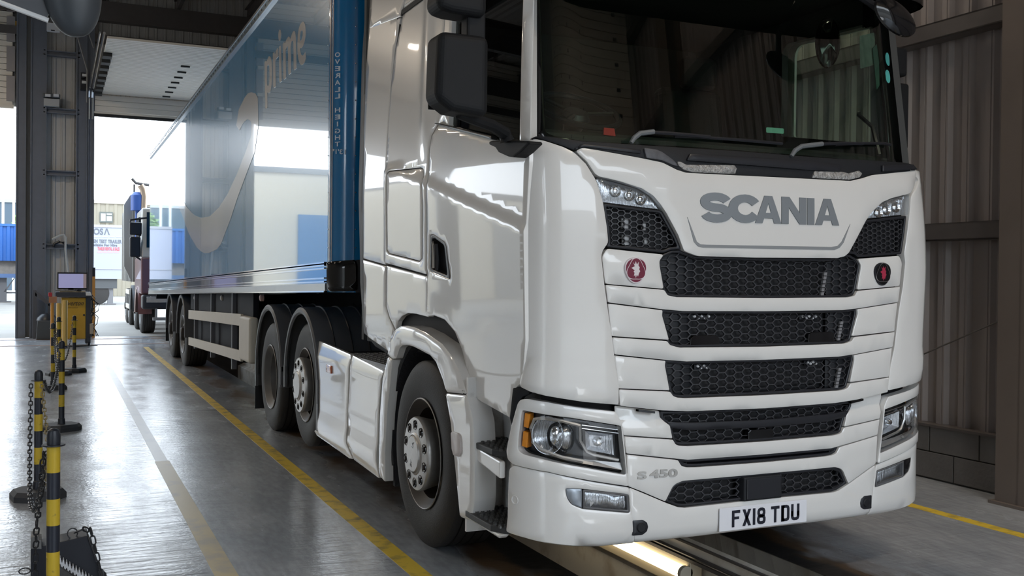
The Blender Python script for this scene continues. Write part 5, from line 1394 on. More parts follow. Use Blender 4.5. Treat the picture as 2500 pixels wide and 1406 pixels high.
def guard(z0a, z0b, h, ya=12.05, yb_=7.2):
    f = MB(); x = -1.262
    f.add([(x, ya, z0a), (x, yb_, z0b), (x, yb_, z0b+h), (x, ya, z0a+h), (x+.03, ya, z0a), (x+.03, yb_, z0b), (x+.03, yb_, z0b+h), (x+.03, ya, z0a+h)], [(0, 1, 2, 3), (4, 7, 6, 5), (0, 4, 5, 1), (3, 2, 6, 7), (0, 3, 7, 4), (1, 5, 6, 2)]); return f.build('side_guard', cream, TL, smooth=0, bevel=.004)
g1a = U(460, 757, 'x', -1.262); g1b = U(590, 770.5, 'x', -1.262); g1c = U(460, 778, 'x', -1.262)
guard(g1c.z, g1b.z-.115, g1a.z-g1c.z, g1a.y, 7.3)
g2a = U(460, 823, 'x', -1.262); g2c = U(460, 842, 'x', -1.262); g2b = U(590, 858, 'x', -1.262)
guard(g2c.z, g2b.z-.115, g2a.z-g2c.z, g2a.y, 7.3)
q0 = U(586, 770, 'x', -1.262); q1 = U(597, 883, 'x', -1.262)
f = MB(); f.prism([(-1.268, q0.y+.05, q1.z+.0), (-1.268, 6.75, q1.z), (-1.268, 6.75, q0.z), (-1.268, q0.y+.05, q0.z)], (.10, 0, 0)); f.build('guard_end', cream, TL, smooth=0, bevel=.03, seg=4)
wheel(TL, -1.21, Y1, .51, kind='trailer', w=.36); wheel(TL, -1.21, Y2, .51, kind='trailer', w=.36); wheel(TL, 1.21, Y1, .51, kind='trailer', w=.36, out=1); wheel(TL, 1.21, Y2, .51, kind='trailer', w=.36, out=1)
for yc in (Y1, Y2):
    m = AX((-1, 0, 0), (-1.235, yc, .54)); e = m @ Vector((1, 0, 0))-m.translation; e2 = m @ Vector((0, 1, 0))-m.translation
    base_a = atan2(e.z, e.y); sgn = 1 if (e.y*e2.z-e.z*e2.y) > 0 else -1
    L0, L1 = (radians(-5)-base_a)*sgn, (radians(185)-base_a)*sgn
    f = MB(); f.lathe([(.555, 0), (.57, .012), (.60, .012), (.61, 0), (.61, -.36), (.60, -.36), (.59, -.01), (.555, 0)], m, 36, a0=min(L0, L1), a1=max(L0, L1)); f.build('fender', grey_fend, TL)
    f = MB(); f.box2((-1.22, yc-.05, .45), (1.2, yc+.05, .57)); f.build('axle', dark_ch, TL, smooth=0)
f = MB(); f.box2((-1.24, Y2+.60, .25), (-.85, Y2+.62, .9)); f.build('mud_flap', black_pl, TL, smooth=0)
for px_, py_, mm in ((475, 727, white_dull), (540, 727, mat('grey rub lamp', (.5, .45, .4), .4)), (636, 727, mat('red brown lamp', (.55, .35, .30), .4))):
    p = U(px_, py_, 'x', -1.22); f = MB(); f.lathe([(.035, -.03), (.035, .0), (.02, .01), (0, .012)], AX((-1, 0, 0), p), 14); f.build('side_lamp', mm, TL)
f = MB(); f.box2((-1.15, YTR-.12, .95), (1.25, YTR-.02, zb(YTR))); f.box2((-.9, YTR-.1, .45), (1.2, YTR, .58)); f.box2((-.6, YTR-.1, .5), (-.5, YTR-.02, 1.0)); f.box2((.5, YTR-.1, .5), (.6, YTR-.02, 1.0)); f.build('rear_bumper', dark_ch, TL, smooth=0)
# ================================================================== CHAIN POSTS
def post_mat():
    m = bpy.data.materials.new('banded post'); m.use_nodes = True
    n = m.node_tree.nodes; l = m.node_tree.links; b = n['Principled BSDF']
    co = n.new('ShaderNodeTexCoord'); s = n.new('ShaderNodeSeparateXYZ'); l.new(co.outputs['Object'], s.inputs[0])
    md = n.new('ShaderNodeMath'); md.operation = 'MODULO'; md.inputs[1].default_value = .22; ad = n.new('ShaderNodeMath'); ad.inputs[1].default_value = .105; l.new(s.outputs['Z'], ad.inputs[0]); l.new(ad.outputs[0], md.inputs[0])
    gt = n.new('ShaderNodeMath'); gt.operation = 'GREATER_THAN'; gt.inputs[1].default_value = .11; l.new(md.outputs[0], gt.inputs[0])
    t = n.new('ShaderNodeTexNoise'); t.inputs['Scale'].default_value = 25; l.new(co.outputs['Object'], t.inputs['Vector'])
    r = n.new('ShaderNodeValToRGB'); r.color_ramp.elements[0].position = .62; r.color_ramp.elements[0].color = (.62, .43, .03, 1); r.color_ramp.elements[1].position = .75; r.color_ramp.elements[1].color = (.12, .09, .03, 1)
    l.new(t.outputs['Fac'], r.inputs[0])
    x = n.new('ShaderNodeMix'); x.data_type = 'RGBA'; l.new(gt.outputs[0], x.inputs['Factor']); x.inputs['A'].default_value = (.018, .022, .035, 1); l.new(r.outputs[0], x.inputs['B'])
    l.new(x.outputs['Result'], b.inputs['Base Color']); b.inputs['Roughness'].default_value = .42
    return m
PM = post_mat()
base_m = mat('black rubber base', (.035, .037, .042), .6, noise=.3)
post_blk = mat('black post plastic', (.018, .022, .032), .4)
def make_post(x, y, label, rot=0, first=None):
    g = 'black and yellow chain posts'
    if first is not None:
        r = first.copy(); COL.objects.link(r); r.location = (x, y, 0); r.rotation_euler = (0, 0, rot); r['label'] = label
        for ch in first.children:
            c = ch.copy(); COL.objects.link(c); c.parent = r
        return r
    r = thing('chain_post', label, 'post', (0, 0, 0), g)
    f = MB(); f.lathe([(.0, .055), (.026, .055), (.026, .79), (0, .79)], None, 28); f.build('post_tube', PM, r)
    f = MB(); f.lathe([(.0265, .785), (.027, .82), (.022, .838), (.012, .846), (0, .848)], None, 24); f.lathe([(.045, .775), (.045, .781), (.02, .781), (.02, .775), (.045, .775)], None, 16); f.build('post_cap', post_blk, r)
    f = MB(); pts = [(.16, -.08), (.16, .08), (.09, .15), (-.09, .15), (-.16, .08), (-.16, -.08), (-.09, -.15), (.09, -.15)]
    n = 8; vs = [(a, b, 0) for a, b in pts]+[(a, b, .035) for a, b in pts]+[(a*.86, b*.86, .062) for a, b in pts]
    f.add(vs, [tuple(range(7, -1, -1)), tuple(range(16, 24))]+[(i, (i+1) % 8, 8+(i+1) % 8, 8+i) for i in range(8)]+[(8+i, 8+(i+1) % 8, 16+(i+1) % 8, 16+i) for i in range(8)])
    f.build('post_base', base_m, r, smooth=0)
    f = MB(); f.lathe([(.034, .055), (.031, .11), (.027, .115)], None, 20); f.build('post_collar', post_blk, r)
    r.location = (x, y, 0); r.rotation_euler = (0, 0, rot); return r
P0 = make_post(-3.097, .80, 'nearest black and yellow chain post, its foot below the picture edge')
P1 = make_post(-3.19, 3.54, 'second chain post from the front, chains hanging down its left side', .2, P0)
P2 = make_post(-3.033, 6.58, 'third chain post, its flat black base standing clear on the shiny floor', .5, P0)
P3 = make_post(-3.113, 10.2, 'chain post left of the third one, in front of the yellow cabinet trolley', .1, P0)
P4 = make_post(-2.828, 12.5, 'chain post furthest to the right, in front of the yellow cabinet door', .9, P0)
P5 = make_post(-3.041, 12.1, 'far chain post mostly hidden behind the third post', .3, P0)
chain_d = mat('dark plastic chain', (.025, .027, .032), .4)
chain_y = mat('dirty yellow chain', (.30, .24, .12), .45, noise=.4, nscale=30)
def links(path, L=.052, w=.030, r=.0042):
    path = [Vector(p) for p in path]; f = MB(); d = 0; seg = []
    for i in range(len(path)-1): seg.append((d, path[i], path[i+1])); d += (path[i+1]-path[i]).length
    step = L-2.6*r; n = int(d/step)
    for k in range(n):
        s = (k+.5)*step
        for a, p, q in seg:
            l_ = (q-p).length
            if a <= s <= a+l_: c = p+(q-p)*((s-a)/l_); t = (q-p).normalized(); break
        ref = Vector((0, 0, 1)) if abs(t.z) < .8 else Vector((1, .3, 0))
        u = t.cross(ref).normalized(); v = t.cross(u)
        if k % 2: u, v = v, u
        h = L/2-w/2; rr = w/2-r; pts = []
        for j in range(12):
            a_ = 2*pi*j/12; sx_ = h if cos(a_) > 0 else -h
            pts.append(c+t*(sx_+rr*cos(a_))+u*(rr*sin(a_)))
        f.tube(pts, r, 5, closed=True)
    return f
def drape(a, b, sag, n=24):
    a = Vector(a); b = Vector(b); return [a.lerp(b, i/n)-Vector((0, 0, sag*4*(i/n)*(1-i/n))) for i in range(n+1)]
def chain(path, label, m=chain_d): return tag(links(path).build('chain', m, None, smooth=60), label, 'chain', 'plastic barrier chains')
def drape2(a, b, sag, dx=0, n=24): return [p+Vector((dx*sin(pi*i/n), 0, 0)) for i, p in enumerate(drape(a, b, sag, n))]
chain(drape2((-3.235, 3.50, .76), (-3.12, .90, .74), .50, -.03), 'dark chain sagging low between the nearest and second posts, outer strand')
chain(drape2((-3.17, 3.46, .76), (-3.13, .90, .70), .42, .05), 'dirty yellow chain sagging between the nearest and second posts, inner strand', chain_y)
chain(drape((-3.16, 3.58, .77), (-3.05, 6.54, .76), .20), 'dark chain running from the second post to the third post')
chain(drape((-3.04, 6.62, .76), (-3.10, 10.15, .76), .34), 'glinting chain from the third post to the one in front of the trolley')
chain(drape((-3.09, 10.25, .77), (-2.85, 12.46, .77), .50), 'far dark chain hanging in front of the yellow cabinet')
chain([(-3.135, .86, .74), (-3.145, 1.0, .55), (-3.165, 1.2, .36), (-3.17, 1.30, .2), (-3.172, 1.32, .04)], 'dark chain dropping from the nearest post to the black wheel chock')
def bow(c, s, name='chain_hook'):
    pass
# ---- black wheel chock with toothed edge at the lower left
CK = thing('wheel_chock', 'black wheel chock with pale toothed edge behind the nearest post', 'wheel chock', (-3.05, 1.5, 0))
yk = 1.42
def ck(px, py, y=yk): return U(px, py, 'y', y)
ck_m = mat('black chock plate', (.010, .012, .020), .5)
pl_ = [ck(75, 1334), ck(96, 1336), ck(213, 1308), ck(248, 1406)]
pl_ += [Vector((pl_[3].x+.03, yk, .0)), Vector((pl_[0].x, yk, 0))]
f = MB(); f.prism(pl_, (.0, .16, 0)); f.build('chock_body', ck_m, CK, smooth=0, bevel=.004)
f = MB(); f.prism([ck(75, 1340, yk-.01), ck(75, 1312, yk-.01), ck(93, 1310, yk-.01), ck(94, 1318, yk-.01), ck(101, 1319, yk-.01), ck(101, 1340, yk-.01)], (0, .12, 0)); f.build('chock_block', mat('worn grey block', (.16, .16, .16), .6, noise=.4, nscale=40), CK, smooth=0)
a, b = ck(146, 1366, yk-.05), ck(232, 1420, yk-.05); n_ = 11; pts = []
for i in range(n_*4+1):
    u = i/(n_*4); p = a.lerp(b, u); z = (.010, .010, -.008, -.008)[i % 4]; pts.append(p+Vector((0, 0, z)))
pts2 = [p+Vector((0, 0, -.030)) for p in pts[::-1]]
f = MB(); f.prism([tuple(p) for p in pts+pts2], (0, .045, 0)); f.build('chock_teeth', mat('pale worn teeth', (.62, .63, .66), .5), CK, smooth=0)
f = MB(); f.prism([a+Vector((-.02, -.03, -.012)), b+Vector((.0, -.03, -.03)), Vector((b.x, yk-.08, 0)), Vector((a.x-.02, yk-.08, 0))], (0, .05, 0)); f.build('chock_ribs', mat('grey rubber ribs', (.06, .06, .06), .7, bump=.5, bscale=60), CK, smooth=0)
c = ck(177, 1302, yk+.05)
f = MB(); f.tube([c+Vector((.022*cos(t), .012*sin(t), .022*sin(t))) for t in [2*pi*k/20 for k in range(20)]], .003, 6, closed=True); f.build('chock_ring', chain_d, CK)
c = ck(60, 1394, yk)
f = MB(); f.tube([c+Vector((.024*cos(t), .0, .014*sin(t))) for t in [2*pi*k/20 for k in range(20)]], .003, 6, closed=True); f.build('chock_ring', chain_d, CK)
ch = chain([ck(183, 1300, yk+.05), ck(205, 1291, yk+.03), ck(222, 1296, yk-.01), ck(230, 1330, yk-.02), ck(240, 1372, yk-.03), ck(252, 1420, yk-.04)+Vector((0, 0, .0))], 'short dark chain hooked over the black wheel chock')

# ================================================================== LAPTOP TROLLEY
yc = 18.2
def ct(px, py, y=yc): return U(px, py, 'y', y)
TT = thing('test_trolley', 'yellow cabinet trolley with a screen on top beside the rear door pier', 'trolley', (-2.75, 18.2, 0))
yel = mat('yellow cabinet paint', (.62, .36, .03), .45, noise=.1)
drk = mat('slate frame paint', (.045, .05, .065), .5)
a, b = ct(150, 727), ct(209, 827)
f = MB(); f.box2((a.x, yc, b.z), (b.x, yc+.5, a.z)); f.build('cabinet', yel, TT, smooth=0, bevel=.01)
d1, d2 = ct(209, 725), ct(221, 838)
f = MB(); f.box2((d1.x, yc+.01, d2.z), (d2.x, yc+.5, d1.z)); f.build('side_frame', drk, TT, smooth=0)
t1, t2 = ct(135, 713), ct(222, 725)
f = MB(); f.box2((t1.x, yc-.08, t2.z), (t2.x, yc+.5, t1.z)); f.build('top_shelf', drk, TT, smooth=0, bevel=.008)
f = MB(); f.box2((t1.x+.08, yc-.05, t1.z), (t2.x-.1, yc+.45, t1.z+.02)); f.build('worktop', mat('buff worktop', (.45, .36, .24), .6), TT, smooth=0)
f = MB(); k = ct(205, 769); f.lathe([(.02, 0), (.02, .012), (0, .014)], AX((0, -1, 0), (k.x, yc, k.z)), 14); f.build('cabinet_lock', black_sat, TT)
text('cabinet_lettering', 'Paverton', .1, Matrix(((1, 0, 0, ct(178, 740).x), (0, 0, -1, yc-.002), (0, 1, 0, ct(178, 740).z), (0, 0, 0, 1))), black_sat, TT, fit=(.40, .09), shear=.4)
text('cabinet_lettering', 'Brake Control', .1, Matrix(((1, 0, 0, ct(177, 751).x), (0, 0, -1, yc-.002), (0, 1, 0, ct(177, 751).z), (0, 0, 0, 1))), mat('brown print', (.2, .11, .02), .5), TT, fit=(.19, .018))
for px_, dy in ((216, 0), (216, .4), (152, .02), (152, .4)):
    k = ct(px_, 840); x_ = k.x
    f = MB(); f.lathe([(.0, -.02), (.045, -.02), (.05, 0), (.045, .02), (0, .02)], AX((1, .2, 0), (x_, yc+dy, .051)), 18); cst = f.build('caster', black_sat, TT)
    f = MB(); f.box2((x_-.03, yc+dy-.03, .08), (x_+.03, yc+dy+.05, b.z+.01)); f.build('caster_fork', drk, cst, smooth=0)
m1, m2 = ct(140, 664.5), ct(214, 707)
MN = thing('monitor', 'flat screen with a pale lilac display standing on the yellow trolley', 'monitor', (m1.x, yc, t1.z))
f = MB(); f.box2((m1.x, yc+.05, m2.z), (m2.x, yc+.09, m1.z)); f.build('screen_frame', black_sat, MN, smooth=0, bevel=.004)
s1, s2 = ct(143, 668), ct(203.5, 703); s3 = ct(211, 703)
f = MB(); f.box2((s1.x, yc+.046, s2.z), (s2.x, yc+.052, s1.z)); f.build('display', mat('lilac display', (.2, .2, .3), .3, emit=(.15, .15, .26), estr=.9), MN, smooth=0)
f = MB(); f.box2((s2.x, yc+.046, s2.z), (s3.x, yc+.052, s1.z)); f.build('display_sidebar', mat('brown sidebar', (.1, .08, .07), .3, emit=(.18, .14, .15), estr=.6), MN, smooth=0)
f = MB(); f.box2((m1.x+.2, yc+.05, t1.z+.02), (m1.x+.3, yc+.09, m2.z+.05)); f.box2((m1.x+.12, yc+.05, t1.z+.02), (m1.x+.38, yc+.16, t1.z+.032)); f.build('screen_stand', black_sat, MN, smooth=0)
f = MB(); q = ct(158, 711); f.box2((q.x-.17, yc-.06, t1.z+.021), (q.x+.17, yc+.04, t1.z+.045)); tag(f.build('keyboard', mat('grey keyboard', (.2, .2, .18), .6, noise=.5, nscale=60), None, smooth=0, bevel=.004), 'grey keyboard lying in front of the screen on the trolley', 'keyboard')
f = MB(); q = ct(192, 711); f.lathe([(0, .035), (.03, .03), (.045, .012), (.045, 0), (0, 0)], Matrix.Translation((q.x, yc-.03, t1.z+.021)) @ Matrix.Diagonal((1.3, .9, 1, 1)), 20); tag(f.build('computer_mouse', black_gl), 'black computer mouse right of the keyboard on the trolley', 'mouse')
f = MB(); q = ct(216, 717); f.prism([(q.x-.05, yc-.085, q.z-.035), (q.x+.06, yc-.085, q.z-.035), (q.x+.04, yc-.082, q.z+.03), (q.x-.055, yc-.082, q.z+.03)], (0, .002, 0)); f.build('paper_label', mat('white paper', (.8, .8, .8), .7), TT, smooth=0)
# cables on its right side
rc = random.Random(3)
for i in range(7):
    x0 = ct(224+rc.uniform(-2, 3), 730).x; pts = [(x0, yc+.1, t1.z-.06)]
    for k in range(7): pts.append((x0+rc.uniform(-.03, .06)+(.10*sin(k*1.4+i) if i % 3 == 0 else 0), yc+.05+rc.uniform(-.03, .05), t1.z-.12-k*.13))
    f = MB(); f.tube(pts, .008, 5); f.build('cable', mat('grey green cable', (.10, .11, .09), .6) if i % 2 else black_sat, TT)
f = MB(); a_ = ct(219, 790); b_ = ct(228, 815); f.box2((a_.x, yc-.02, b_.z), (b_.x, yc+.12, a_.z)); f.build('socket_box', mat('buff socket box', (.45, .38, .30), .6), TT, smooth=0, bevel=.006)
# cable lying on the floor
f = MB(); f.tube([(ct(150, 839).x, 18.0, .008), (-2.9, 17.96, .008), (-2.6, 18.1, .008), (-2.3, 18.25, .008)], .008, 6); tag(f.build('floor_cable', black_sat), 'thin black cable lying across the floor at the trolley', 'cable')
# yellow cylinders and the orange pole left of the cabinet
for i, (px_, top, r_, lab) in enumerate(((158, 733, .050, 'thick buff yellow post right beside the cabinet door'), (143, 740, .045, 'thinner buff yellow post between the red topped pole and the cabinet'))):
    x_, y_ = U(px_, 850-i*2, 'z', 0).x, U(px_, 850-i*2, 'z', 0).y; zt_ = U(px_, top, 'y', y_).z
    T_ = thing('storage_tube', lab, 'tube', (x_, y_, 0), 'yellow tubes by the trolley')
    f = MB(); f.lathe([(0, 0), (r_, 0), (r_, zt_-.02), (r_*.9, zt_), (0, zt_)], Matrix.Translation((x_, y_, 0)), 20); f.build('tube_body', mat('buff yellow tube', (.62, .42, .12), .4), T_)
    f = MB(); f.lathe([(r_+.012, 0), (r_+.012, .04), (r_, .05)], Matrix.Translation((x_, y_, 0)), 20); f.build('tube_foot', black_sat, T_)
q = U(127, 850, 'z', 0); zt_ = U(127, 714, 'y', q.y).z
T_ = thing('warning_pole', 'slim orange pole with a red top left of the yellow cabinet', 'pole', (q.x, q.y, 0))
f = MB(); f.lathe([(0, 0), (.03, 0), (.03, zt_-.2), (0, zt_-.2)], Matrix.Translation((q.x, q.y, 0)), 14); f.build('pole_body', mat('orange pole paint', (.65, .30, .05), .5), T_)
f = MB(); f.box2((q.x-.06, q.y-.05, zt_-.2), (q.x+.08, q.y+.05, zt_-.08)); f.build('pole_head', mat('orange box', (.45, .2, .1), .5), T_, smooth=0)
f = MB(); f.box2((q.x-.07, q.y-.04, zt_-.08), (q.x+.0, q.y+.04, zt_)); f.build('pole_lamp', mat('red lamp', (.5, .03, .04), .4), T_, smooth=0, bevel=.01)
# orange rod behind the trolley by the opening
x_ = -2.17
B_ = thing('height_marker', 'orange upright bar with dark top standing by the right door opening', 'marker bar', (x_, 21.0, 0))
q = U(229, 675, 'y', 21.0); q2 = U(229, 653, 'y', 21.0)
f = MB(); f.box2((q.x-.03, 20.97, 0), (q.x+.03, 21.03, q.z)); f.build('bar', mat('orange bar', (.6, .28, .06), .5), B_, smooth=0)
f = MB(); f.box2((q.x-.03, 20.97, q.z), (q.x+.03, 21.03, q2.z)); f.build('bar_top', black_sat, B_, smooth=0)

# ================================================================== FITTINGS ON THE REAR PIER
yp = YR-.12
def pr(px, py, y=yp): return U(px, py, 'y', y)
L_ = thing('emergency_light', 'white box light on the rear pier below the upper rail', 'light', (pr(125, 245).x, yp, pr(125, 262).z))
a, b = pr(105, 229), pr(147, 241); f = MB(); f.box2((a.x, yp-.12, b.z), (b.x, yp+.05, a.z)); f.build('light_housing', mat('dark light housing', (.10, .11, .12), .5), L_, smooth=0, bevel=.01)
a, b = pr(107, 241), pr(145, 262); f = MB(); f.box2((a.x, yp-.10, b.z), (b.x, yp+.05, a.z)); f.build('light_box', mat('pale grey box', (.45, .46, .46), .5), L_, smooth=0, bevel=.006)
for px_ in (117, 137): q = pr(px_, 235); f = MB(); f.box((q.x, yp-.125, q.z), (.11, .01, .06)); f.build('light_lens', mat('pale lens', (.7, .72, .75), .2), L_, smooth=0)
a, b = pr(114, 57), pr(146, 80)
L_ = thing('wall_sign', 'white box half hidden by the rounded housing at the top of the pier', 'box', (a.x, yp, b.z))
f = MB(); f.box2((a.x, yp-.12, b.z), (b.x, yp+.05, a.z)); f.build('sign_box', mat('white sign box', (.75, .76, .78), .4), L_, smooth=0, bevel=.008)
q = pr(129, 77); f = MB(); f.box((q.x, yp-.123, q.z), (.08, .01, .02)); f.build('sign_slot', black_sat, L_, smooth=0)
for i, (p1, p2, lab) in enumerate((((197, 179), (208, 193), 'upper dark switch box on the right column of the pier'), ((196, 196), (212, 222), 'lower dark switch box with pale labels on the pier column'))):
    a, b = pr(*p1), pr(*p2); L_ = thing('switch_box', lab, 'switch', (a.x, yp, b.z), 'switch boxes on the pier')
    f = MB(); f.box2((a.x, yp-.14, b.z), (b.x, yp+.03, a.z)); f.build('switch_case', black_sat, L_, smooth=0, bevel=.008)
    f = MB(); f.box2((a.x+.03, yp-.145, a.z-.09), (a.x+.12, yp-.138, a.z-.03)); f.build('switch_label', mat('pale label', (.7, .72, .72), .5), L_, smooth=0)
for (p1, p2) in (((190, 92), (213, 172)), ((216, 78), (229, 118)), ((213, 172), (212, 250))):
    f = MB(); f.tube([pr(*p1, yp-.2), pr(*p2, yp-.2)], .018, 6); tag(f.build('brace_rod', mat('grey brace', (.30, .30, .30), .5, metal=.3)), {190: 'long grey brace rod slanting down the pier below the rounded housing', 216: 'short grey brace rod right of the rounded housing', 213: 'upright grey conduit beside the door track on the pier'}[p1[0]], 'rod')
f = MB(); f.tube([pr(127, 584, 20.9), pr(148, 574, 20.9), pr(156, 573, 20.9), pr(160, 580, 20.9), pr(160, 610, 20.9), pr(163, 640, 20.9), pr(167, 668, 20.9), pr(168, 700, 20.9), pr(168, 760, 20.9), Vector((pr(168, 760, 20.9).x, 20.9, 0))], .022, 8); tag(f.build('bent_pipe', mat('pale grey pipe', (.5, .5, .48), .5)), 'thin pale pipe bent over at the top behind the trolley screen', 'pipe')
f = MB(); f.tube([pr(130, 603), pr(133, 595), pr(144, 590), pr(155, 592), pr(163, 600)], .03, 8); tag(f.build('cable_loop', black_sat), 'black cable loop resting on the pier rail behind the bent pipe', 'cable')
# dark bin and leaning bars at the foot of the pier
a, b = pr(88, 782, 20.6), pr(122, 826, 20.6)
B_ = thing('bin', 'dark bin with a domed black top at the foot of the pier', 'bin', (a.x, 20.6, 0))
f = MB(); f.prism([(a.x, 20.4, 0), (b.x+.15, 20.4, 0), (b.x+.15, 20.4, a.z), (a.x+.03, 20.4, a.z)], (0, .5, 0)); f.build('bin_body', mat('slate bin', (.06, .065, .07), .6), B_, smooth=0, bevel=.02)
f = MB(); f.lathe([(0, .16), (.12, .14), (.2, .06), (.22, 0)], Matrix.Translation(((a.x+b.x)/2+.08, 20.65, a.z)), 20); f.build('bin_top', black_sat, B_)
f = MB(); f.prism([pr(86, 708, 20.9), pr(86, 722, 20.9), pr(121, 748, 20.9), pr(121, 737, 20.9)], (0, .1, 0)); f.box2((pr(86, 720, 20.9).x-.04, 20.9, 0), (pr(86, 720, 20.9).x+.03, 21.0, pr(86, 708, 20.9).z)); f.box2((pr(121, 745, 20.9).x-.03, 20.9, 0), (pr(121, 745, 20.9).x+.03, 21.0, pr(121, 738, 20.9).z)); tag(f.build('sloping_rail', mat('dark rail steel', (.09, .09, .1), .5), None, smooth=0), 'dark sloping steel rail above the bin at the pier', 'rail')

# ================================================================== ROUNDED HOUSING, TOP LEFT (close to the camera)
yh = -1.2
def hh(px, py, y=yh): return U(px, py, 'y', y)
ho = thing('hanging_housing', 'rounded dark grey housing on a bright edged arm at the top left corner', 'housing', tuple(hh(172, 20)))
c0 = hh(174, -40); cb = hh(178, 90); rx = (hh(248, -40)-hh(100, -40)).length/2
f = MB(); H0 = c0.z-cb.z
prof = [(0, -H0)]+[(rx*sin(t)**.85, -H0*cos(t)) for t in [radians(6+i*7) for i in range(13)]]+[(rx*1.02, H0*.3), (rx*.9, H0*.9), (rx*.5, H0*1.3), (0, H0*1.4)]
f.lathe(prof, Matrix.Translation(c0) @ Matrix.Rotation(radians(-6), 4, 'Y') @ Matrix.Diagonal((1, .8, 1, 1)), 40); f.build('housing_shell', mat('blue grey housing', (.045, .052, .060), .4, noise=.05), ho)
f = MB(); f.prism([hh(-200, -75), hh(112, 47), hh(120, 30), hh(105, -120), hh(-200, -260)], (0, .02, 0)); f.build('housing_arm', mat('slate arm', (.055, .058, .066), .45, noise=.2), ho, smooth=0)
f = MB(); f.tube([hh(-200, -72), hh(0, 6), hh(118, 50)], .006, 8); f.build('arm_edge', mat('bright edge', (.8, .8, .8), .3, metal=.2), ho)
f = MB(); f.tube([c0+Vector((0, 0, H0*1.3)), Vector((c0.x, c0.y, ZR-.05))], .03, 10); f.build('hanger', drk, ho)

# ================================================================== PIT LAMP
pl0 = thing('pit_lamp', 'glowing strip lamp fixed along the pit wall under the bumper', 'lamp', (PX1-.04, 2.0, -.33))
e0, e1 = U(1688, 1392, 'x', PX1-.02).y, 3.1
f = MB(); f.box2((PX1-.03, e0, -.42), (PX1+.06, e1, -.225)); f.build('lamp_tray', mat('cream lamp tray', (.6, .52, .38), .5), pl0, smooth=0, bevel=.008)
f = MB(); f.tube([(PX1-.055, e0+.03, -.30), (PX1-.055, e1-.03, -.30)], .040, 14); f.build('lamp_tube', mat('lit pit tube', (1, 1, 1), .4, emit=(1, .84, .56), estr=1.9), pl0)
f = MB(); f.tube([(PX1-.055, e0, -.30), (PX1-.055, e0+.03, -.30)], .046, 14); f.build('lamp_end_cap', mat('clear end cap', (.6, .55, .45), .3), pl0)

# ================================================================== YARD
# next lorry waiting outside the door
TK = thing('tipper_lorry', 'dark nosed tipper lorry waiting outside behind the blue trailer', 'lorry', (-.1, 25, 0))
tw = mat('cream cab paint', (.62, .60, .55), .3, coat=.6); tmr = mat('maroon cab paint', (.20, .09, .09), .3, coat=.6)
f = MB(); f.prism([(-1.22, 21.75, 1.85), (-1.22, 23.7, 1.85), (-1.18, 23.7, 3.05), (-1.18, 22.1, 3.08), (-1.22, 21.85, 2.2)], (2.4, 0, 0)); cabt = f.build('cab', tw, TK, smooth=0, bevel=.05, seg=3)
f = MB(); f.prism([(-1.225, 21.68, .98), (-1.225, 23.7, .98), (-1.225, 23.7, 1.86), (-1.225, 21.72, 1.86)], (2.42, 0, 0)); f.build('cab_lower', tmr, TK, smooth=0, bevel=.04, seg=3)
f = MB(); f.box2((-1.235, 22.2, 2.1), (-1.20, 23.2, 2.85)); f.build('cab_window', black_gl, cabt, smooth=0)
f = MB(); f.box2((-1.1, 21.68, 2.1), (1.05, 21.78, 2.95)); f.build('cab_windscreen', black_gl, cabt, smooth=0)
f = MB(); f.box2((-1.20, 21.6, .62), (1.2, 22.0, .97)); f.build('bumper', mat('dark bumper', (.03, .03, .035), .45), TK, smooth=0, bevel=.06, seg=4)
f = MB(); f.box2((-.95, 21.58, .35), (1.0, 21.75, .42)); f.box2((-.9, 21.62, .42), (-.85, 21.7, .65)); f.build('step_bar', alu, TK, smooth=0)
f = MB(); f.box2((-1.1, 21.58, .78), (-.5, 21.62, .93)); f.build('headlight', lamp_in, TK, smooth=0, bevel=.01)
q1, q2 = U(316, 542, 'y', 21.8), U(346, 574, 'y', 21.8); f = MB(); f.box2((q1.x, 21.75, q2.z), (q2.x, 21.9, q1.z)); f.build('wing_mirror', black_sat, TK, smooth=0, bevel=.03)
q1, q2 = U(317, 578, 'y', 21.8), U(343, 628, 'y', 21.8); f = MB(); f.box2((q1.x, 21.75, q2.z), (q2.x, 21.9, q1.z)); f.build('wing_mirror', black_sat, TK, smooth=0, bevel=.03)
for ar_ in ([U(318, 545, 'y', 21.8), U(318, 537, 'y', 21.8), U(362, 531, 'y', 21.8)], [U(322, 570, 'y', 21.8), U(345, 574, 'y', 21.8)], [U(330, 625, 'y', 21.8), U(352, 640, 'y', 21.8), U(360, 632, 'y', 21.8)]):
    f = MB(); f.tube(ar_, .025, 6); f.build('mirror_arm', black_sat, TK)
ex = [U(350, 520, 'y', 23.9), U(352, 480, 'y', 23.9), U(349, 462, 'y', 23.9), U(343, 452, 'y', 23.9)]
f = MB(); f.tube([ex[0]+Vector((0, 0, -1.2))]+ex, .085, 12); f.build('exhaust_stack', mat('tan exhaust', (.5, .38, .28), .35, metal=.6), TK)
f = MB(); q = U(336, 488, 'y', 24.0); f.lathe([(0, -.28), (.17, -.28), (.17, .12), (.1, .2), (0, .2)], Matrix.Translation(q), 18); f.tube([q, q+Vector((0, 0, -1.0))], .06, 8); f.build('air_intake', mat('blue intake', (.04, .10, .35), .4), TK)
silv = mat('silver tipper body', (.30, .295, .28), .4, metal=.3)
f = MB(); f.box2((-1.15, 24.4, 1.25), (1.2, 29.4, 3.25)); bd = f.build('tipper_body', silv, TK, smooth=0)
for k in range(9):
    y = 24.42+k*.6; f = MB(); f.box2((-1.22, y, 1.25), (-1.14, y+.12, 3.32)); f.build('body_rib', silv, bd, smooth=0)
